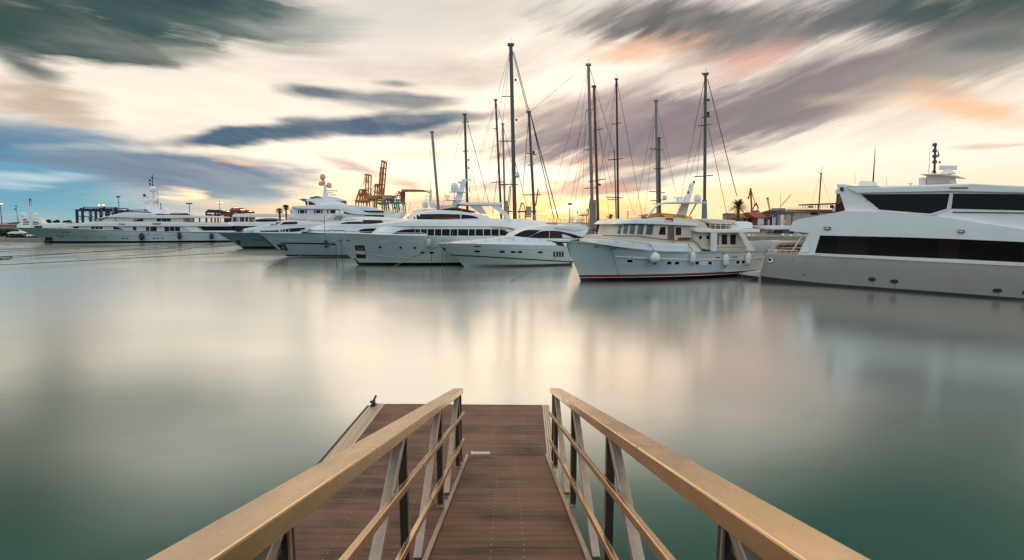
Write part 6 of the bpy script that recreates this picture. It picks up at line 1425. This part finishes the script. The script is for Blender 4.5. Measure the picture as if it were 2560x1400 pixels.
for a in ((580, 585, 692, 716), (772, 612, 806, 736)): on_wall('white_door', white_b, w, 118, *a)
for a in ((700, 610, 760, 640), (840, 600, 900, 660)): on_wall('window', glass, w, 118, *a)
e, w, rf = building('shed', 'grey shed with an orange tiled roof behind the date palm', 121, zx(270), zx(500), 0, zy(582), zy(488), wall_g, tile_o, dep=8)
on_wall('dark_doorway', glass, w, 121, 392, 600, 492, 668); on_wall('window', glass, w, 121, 300, 610, 350, 640)
building('shed', 'small pale shed left of the date palm trunk', 126, zx(90), zx(262), 0, zy(500), zy(484), stucco, wall_g, dep=6)
e, w, rf = building('terrace_building', 'long terrace building with brown roof edge, pergola and white tent', 112, zx(1150), zx(2300), 0, zy(468), zy(402), stucco, tile_b, dep=12, cat='building')
for a in ((1830, 462, 2080, 480), (1600, 480, 1740, 520)): on_wall('dark_window', glass, w, 112, *a)
p0, p1 = aty(zx(1455), zy(328), 114), aty(zx(2190), zy(300), 114)
m = MB(); m.beam(p0, p1, 3.5, .25); pg_ = m.build('pergola', dark_metal, e, smooth=0)
m = MB()
for x in range(1460, 2190, 48): pp_ = aty(zx(x), zy(315), 114); m.tube([pp_, (pp_.x, 114, aty(zx(x), zy(395), 114).z)], .06, 4)
m.build('pergola_post', dark_metal, pg_)
m = MB(); m.tube([aty(zx(1150), zy(388), 111.5), aty(zx(1800), zy(384), 111.5)], .05, 4)
for x in range(1150, 1801, 36): m.tube([aty(zx(x), zy(386), 111.5), aty(zx(x), zy(412), 111.5)], .035, 4)
m.build('roof_railing', steel, e)
for x0, y0, x1, y1, mt in ((1565, 350, 1655, 385, mahog), (1985, 330, 2050, 395, brick), (2030, 350, 2085, 470, white_b)): on_wall('terrace_booth', mt, e, 113, x0, y0, x1, y1)
e = thing('storage_tower', (aty(zx(990), 540, 116).x, 116, gz), 'pale stacked scaffold tower with white panels above the travel lift', 'tower')
for x0, y0, x1, y1, mt in ((905, 392, 1090, 440, greyh), (965, 425, 1040, 500, white_b), (1055, 425, 1150, 500, white_b)):
    p, q = aty(zx(x0), zy(y0), 116), aty(zx(x1), zy(y1), 116); m = MB(); m.box(((p.x+q.x)/2, 116.5, (p.z+q.z)/2), (abs(q.x-p.x), 2, abs(p.z-q.z))); m.build('panel', mt, e, smooth=0)
m = MB()
for x in (915, 1000, 1085, 1140): p = aty(zx(x), zy(440), 116.5); m.tube([(p.x, 116.8, gz), p], .12, 5)
m.build('scaffold_leg', mast_g, e)
blue_l = material('blue_lift_paint', (0.02, 0.06, 0.14), rough=.5, var=.2)
tl = crane('dark blue boat travel lift on big black wheels', 104, ZC, [('leg', blue_l, [(942, 510, 942, 830, 1.6), (958, 510, 958, 830, 1.0), (1236, 500, 1236, 830, 1.6), (1262, 500, 1262, 830, 1.0)]), ('top_beam', blue_l, [(880, 508, 1282, 500, 2.6), (890, 496, 1270, 490, 1.2)]), ('sill_beam', blue_l, [(930, 800, 1270, 812, 2)])],
           [('engine_box', blue_l, 1006, 812, 1140, 876)], cat='boat lift', group=None, name='travel_lift', depth=4)
for x in (928, 985, 1212, 1246):
    p = aty(zx(x), zy(852), 103.6); m = MB(); rr = 36/7.777*104/F; m.lathe(p, [(rr*.6, -.25), (rr, -.2), (rr, .2), (rr*.6, .25)], 16, axis=(0, 1, 0)); wh = m.build('wheel', black, tl)
for x in (1040, 1065): p, q = aty(zx(x), zy(520), 104), aty(zx(x), zy(810), 104); m = MB(); m.beam(p, q, .25, .1); m.build('lifting_sling', white_b, tl, smooth=0)
m = MB(); p = aty(zx(1095), zy(652), 103.5); m.lathe(p, [(.28, 0), (.28, .05)], 12, axis=(0, -1, 0)); m.build('round_badge', yel_c, tl)
p, q = aty(zx(870), zy(570), 103.8), aty(zx(905), zy(850), 103.8); m = MB(); m.tube([p, (p.x, 103.8, q.z)], .05, 4); m.tube([q+Vector((0, 0, p.z-q.z)), q], .05, 4)
for k in range(14): z = q.z+(p.z-q.z)*k/14; m.tube([(p.x, 103.8, z), (q.x, 103.8, z+.1)], .035, 4)
m.build('ladder', white_b, tl)
# hull on stands
hb = Boat('hauled_out_yacht', (ZC((560, 880))[0][0], 587.3), (ZC((1200, 880))[0][0], 587.3), 1.6, 'white sailing yacht hull lifted ashore under the travel lift', 'boat', zw=gz, group=None)
hb.house('hull', ZC((532, 735), (700, 738), (900, 738), (1200, 734)), ZC((580, 768), (660, 790), (830, 806), (1200, 800)), 1.6, white, nose=.5, small=.04, r=.04, tumble=-.1)
hb.slab('keel', ZC((690, 796), (830, 800), (800, 850), (620, 890), (600, 880), (680, 830)), .12, -.12, beige, src=False)
for x in (640, 800, 960, 1120): hb.post('stand', ZC((x, 892))[0], ZC((x, 790))[0], 1.2, .12, .1, mast_g)
# near quay edge on the right with its pontoon, planters and bollard lamps
Yq = 92
m = MB(); a, b_ = aty(1890, 586, Yq), aty(2060, 592, Yq); m.box(((a.x+b_.x)/2+6, Yq+1, .7), (b_.x-a.x+16, 2.4, 1.5)); o = m.build('quay_apron', material('dark_quay_face', (0.035, 0.032, 0.032), rough=.8, var=.3), smooth=0); recentre(o, (a.x, Yq, 0)); tag(o, 'dark quay face below the travel lift', 'quay', kind='structure')
a, b_ = onz(*ZC((372, 1100))[0], .5), onz(*ZC((760, 1130))[0], .5); cpt = (a+b_)/2
e = thing('pontoon', (cpt.x, cpt.y, 0), 'pale floating pontoon with small white lamps behind the stern of the trawler yacht', 'pontoon')
m = MB(); m.box((cpt.x+2, cpt.y+3, .35), (abs(b_.x-a.x)+10, 7, .4)); m.build('deck', stucco, e, smooth=0, bevel=.03)
for x, y in ((405, 930), (492, 945), (1070, 915), (1390, 890), (1222, 930)):
    p = aty(zx(x), zy(y), cpt.y+2); m = MB(); m.tube([(p.x, p.y, .5), p], .06, 6); m.lathe(p, [(.1, -.15), (.22, -.05), (.2, .1), (.05, .25)], 10); m.build('pedestal_lamp', white, e)
bush('low bright green shrubs in a planter behind the trawler stern', zx(700), zx(1045), zy(968), zy(1062), cpt.y+1, n=700, size=.13, mt=leaf_g, z0=.5)
bush('brownish bush on the aft deck of the wide grey yacht', zx(940), zx(1420), zy(1078), zy(1170), 46, n=700, size=.08, mt=leaf_o)
# small boats and covers showing under the sea wall
for x0, x1, y0, y1, lab, mt in ((1500, 1525, 577, 588, 'small boat under a blue cover beside the scaly palm trunk', material('blue_boat_cover', (0.015, 0.05, 0.22), rough=.8)), (1533, 1548, 570, 586, 'boat under a blue cover tucked behind the trawler windscreen', MATS.get('blue_boat_cover'))):
    mt = mt or MATS['blue_boat_cover']; bt = Boat('covered_boat', (x0, 592), (x1+14, 592), 1.0, lab, 'boat', group=None)
    bt.house('cover', [(x0, y0+6), ((x0+x1)/2, y0), (x1, y0+3)], [(x0, y1), (x1, y1)], .9, mt, r=.2, nose=.2, tail=.2); bt.house('hull', [(x0-3, y1), (x1+3, y1)], [(x0, 592.5), (x1, 592.5)], 1.0, white_b, nose=.2)
fb_ = Boat('motor_yacht', (1400, 600), (1500, 600), 2.2, 'white flybridge yacht with two domes on a cross bar behind the sports cruiser', 'boat')
fb_.house('hull', ZB((1000, 1010), (1560, 1015)), [(1400, 601), (1475, 600)], 2.2, white_b); fb_.house('flybridge', ZB((1100, 952), (1200, 956), (1560, 1000)), ZB((1100, 1014), (1560, 1018)), 2.0, white, r=.05)
fb_.post('cross_bar', ZB((1205, 845))[0], ZB((1410, 845))[0], 0, .14, .14, white_b)
for x, y, r in ((1283, 888, 5.2), (1414, 900, 5.4)): fb_.dome(*ZB((x, y))[0], r, .2, squash=1.1); fb_.post('dome_foot', ZB((x, 1000))[0], ZB((x, y+30))[0], .2, .12, .2, steel)
fb_.line('signal_mast', ZB((1384, 845), (1386, 735)), 0, .09, white_b); fb_.post('mast_light', ZB((1384, 775))[0], ZB((1388, 740))[0], 0, .25, .2, dark_metal)
# gear of two more flybridges seen over the hardtop yacht's bow
ax_ = Boat('motor_yacht', (960, 612), (1080, 611), 2.6, 'white yacht whose two white domes stand left of the hardtop yacht pilothouse', 'boat')
ax_.house('hull', [(985, 560), (1110, 560)], [(985, 612), (1110, 611)], 2.6, white_b); ax_.house('flybridge', ZA((1400, 1260), (1560, 1160), (1640, 1090), (1976, 1090)), ZA((1400, 1400), (1976, 1400)), 2.2, white, nose=.2)
ax_.strip('window', ZA((1420, 1240), (1500, 1140), (1520, 1150)), ZA((1430, 1270), (1500, 1230), (1600, 1150)), glass, 2.2, n=4)
ax_.slab('radar_arch', ZA((1110, 1280), (1220, 1130), (1260, 1120), (1310, 1170), (1200, 1290)), 1.4, -1.4, white_b, .05, src=False)
for x, y in ((1672, 1000), (1832, 995)): ax_.dome(*ZA((x, y))[0], 7.5, .4, squash=1.1)
ax_.post('mast', ZA((1780, 1000))[0], ZA((1782, 690))[0], 0, .55, .4, white_b, .4); ax_.line('top_mast', ZA((1782, 700), (1785, 510)), 0, .07, white_b)
for x0, x1, y in ((1640, 1980, 905), (1700, 1810, 712), (1660, 1760, 820)): ax_.post('yard', ZA((x0, y))[0], ZA((x1, y+6))[0], 0, .12, .12, white_b)
ax_.slab('life_raft_case', ZA((1935, 1000), (2200, 1000), (2200, 1090), (1935, 1090)), 1.2, -.6, white, .15, src=False)
for x, y in ((1330, 1020), (1360, 960), (1400, 1040)): ax_.line('whip_antenna', ZA((x, 1180), (x+5, y)), .5, .04, dark_metal)
# ---- mooring lines
def wpt(px, py, z=.06): return onz(px, py, z)
L0 = [(((-260, 632), (300, 612)), 'faint mooring line nearest the superyacht, topmost of the lines on the left'), (((-260, 634), (480, 608)), 'second dark mooring line from the top on the left water'),
      (((-260, 640), (585, 604)), 'third mooring line on the left, running to the grey green bow'), (((-260, 654), (440, 620)), 'fourth mooring line on the left, between two darker ones'), (((-260, 664), (650, 600)), 'fifth mooring line on the left, running to the blue grey bow'),
      (((-260, 676), (560, 633)), 'lowest long mooring line crossing the water on the left')]
for ((a, b_), lab) in L0:
    rope([wpt(*a, .25), wpt(*b_, .25)], .03, rope_d, lab)
b2p = b2.hit(*Z9((295, 352))[0], 3)[0]; rope([b2p, wpt(300, 640, .3)], .03, rope_d, 'mooring line hanging from the hawse of the grey green yacht', sag=.6)
b3p = b3.hit(*Z9((840, 396))[0], 3)[0]; rope([b3p, wpt(420, 617, .3)], .03, rope_d, 'mooring line from the black stem of the blue grey yacht', sag=.5)
rope([my.P(*Z3((300, 1040))[0], .5), onz(667, 669.5, .05)], .032, rope_m, 'brown anchor line slanting into the water below the blue grey bow')
rope([my.P(*Z3((280, 1090))[0], .5), onz(*Z3((288, 1335))[0], .03)], .03, rope_d, 'left of two thin vertical lines under the hardtop yacht bow'); rope([my.P(*Z3((335, 1040))[0], .6), onz(*Z3((364, 1325))[0], .03)], .03, rope_d, 'right of two thin vertical lines under the hardtop yacht bow')
rope([sp.P(*Z3((1480, 1100))[0], .3), onz(*Z3((1180, 1230))[0], 1.0), onz(*Z3((878, 1368))[0], .03)], .034, rope_m, 'thick brown anchor line slanting from the sports cruiser bow')
for x, y0, y1, lab in ((1520, 1130, 1360, 'thin vertical line nearest the sports cruiser anchor bracket'), (1572, 1165, 1370, 'thin vertical line just under the sports cruiser stem'), (1396, 1190, 1350, 'thin line dropping from the exhaust of the hardtop yacht')):
    rope([sp.P(*Z3((x, y0))[0], .1), onz(*Z3((x, y1))[0], .02)], .022, rope_d, lab)
rope([sp.hit(*Z4((1590, 1228))[0], 1.9)[0]+Vector((0, -.1, 0)), onz(1277, 703.5, .03)], .022, rope_m, 'brown line running from the cruiser hull down into the water')
rope([tr.hit(*Z5((600, 950))[0], 2)[0]+Vector((-.03, -.06, 0)), tr.hit(*Z5((690, 1240))[0], 2)[0]+Vector((-.03, -.06, -.05)), onz(*Z5((700, 1318))[0], .02)], .012, rope_d, 'thin line down the bow of the trawler yacht')
rope([gy.P(*Z6((250, 1225))[0], -.3), onz(*Z6((160, 1312))[0], .02)], .03, rope_d, 'short rope trailing from the swim platform of the wide grey yacht'); rope([gy.P(*Z6((242, 1250))[0], -.3), onz(*Z6((240, 1325))[0], .02)], .03, rope_d, 'vertical rope under the swim platform of the wide grey yacht')
# mooring buoys bobbing on the left
m = MB(); p = wpt(6, 649, 0); m.tube([p+Vector((-.9, 0, .05)), p+Vector((.75, .2, .05))], .05, 6); m.box(p+Vector((-.3, 0, .05)), (.45, .3, .12), .3); o = m.build('mooring_float', dark_metal, bevel=.04); recentre(o, p); tag(o, 'dark mooring float holding the lines at the left edge, nearer one', 'float')
m = MB(); p = wpt(18, 644.5, 0); m.tube([p+Vector((-1.2, 0, .10)), p+Vector((.5, .1, .12))], .05, 6); m.tube([p+Vector((.45, .1, -.2)), p+Vector((.45, .1, .22))], .06, 6); o = m.build('mooring_float', dark_metal, bevel=.02); recentre(o, p); tag(o, 'dark bar shaped mooring float at the left edge, farther one', 'float')
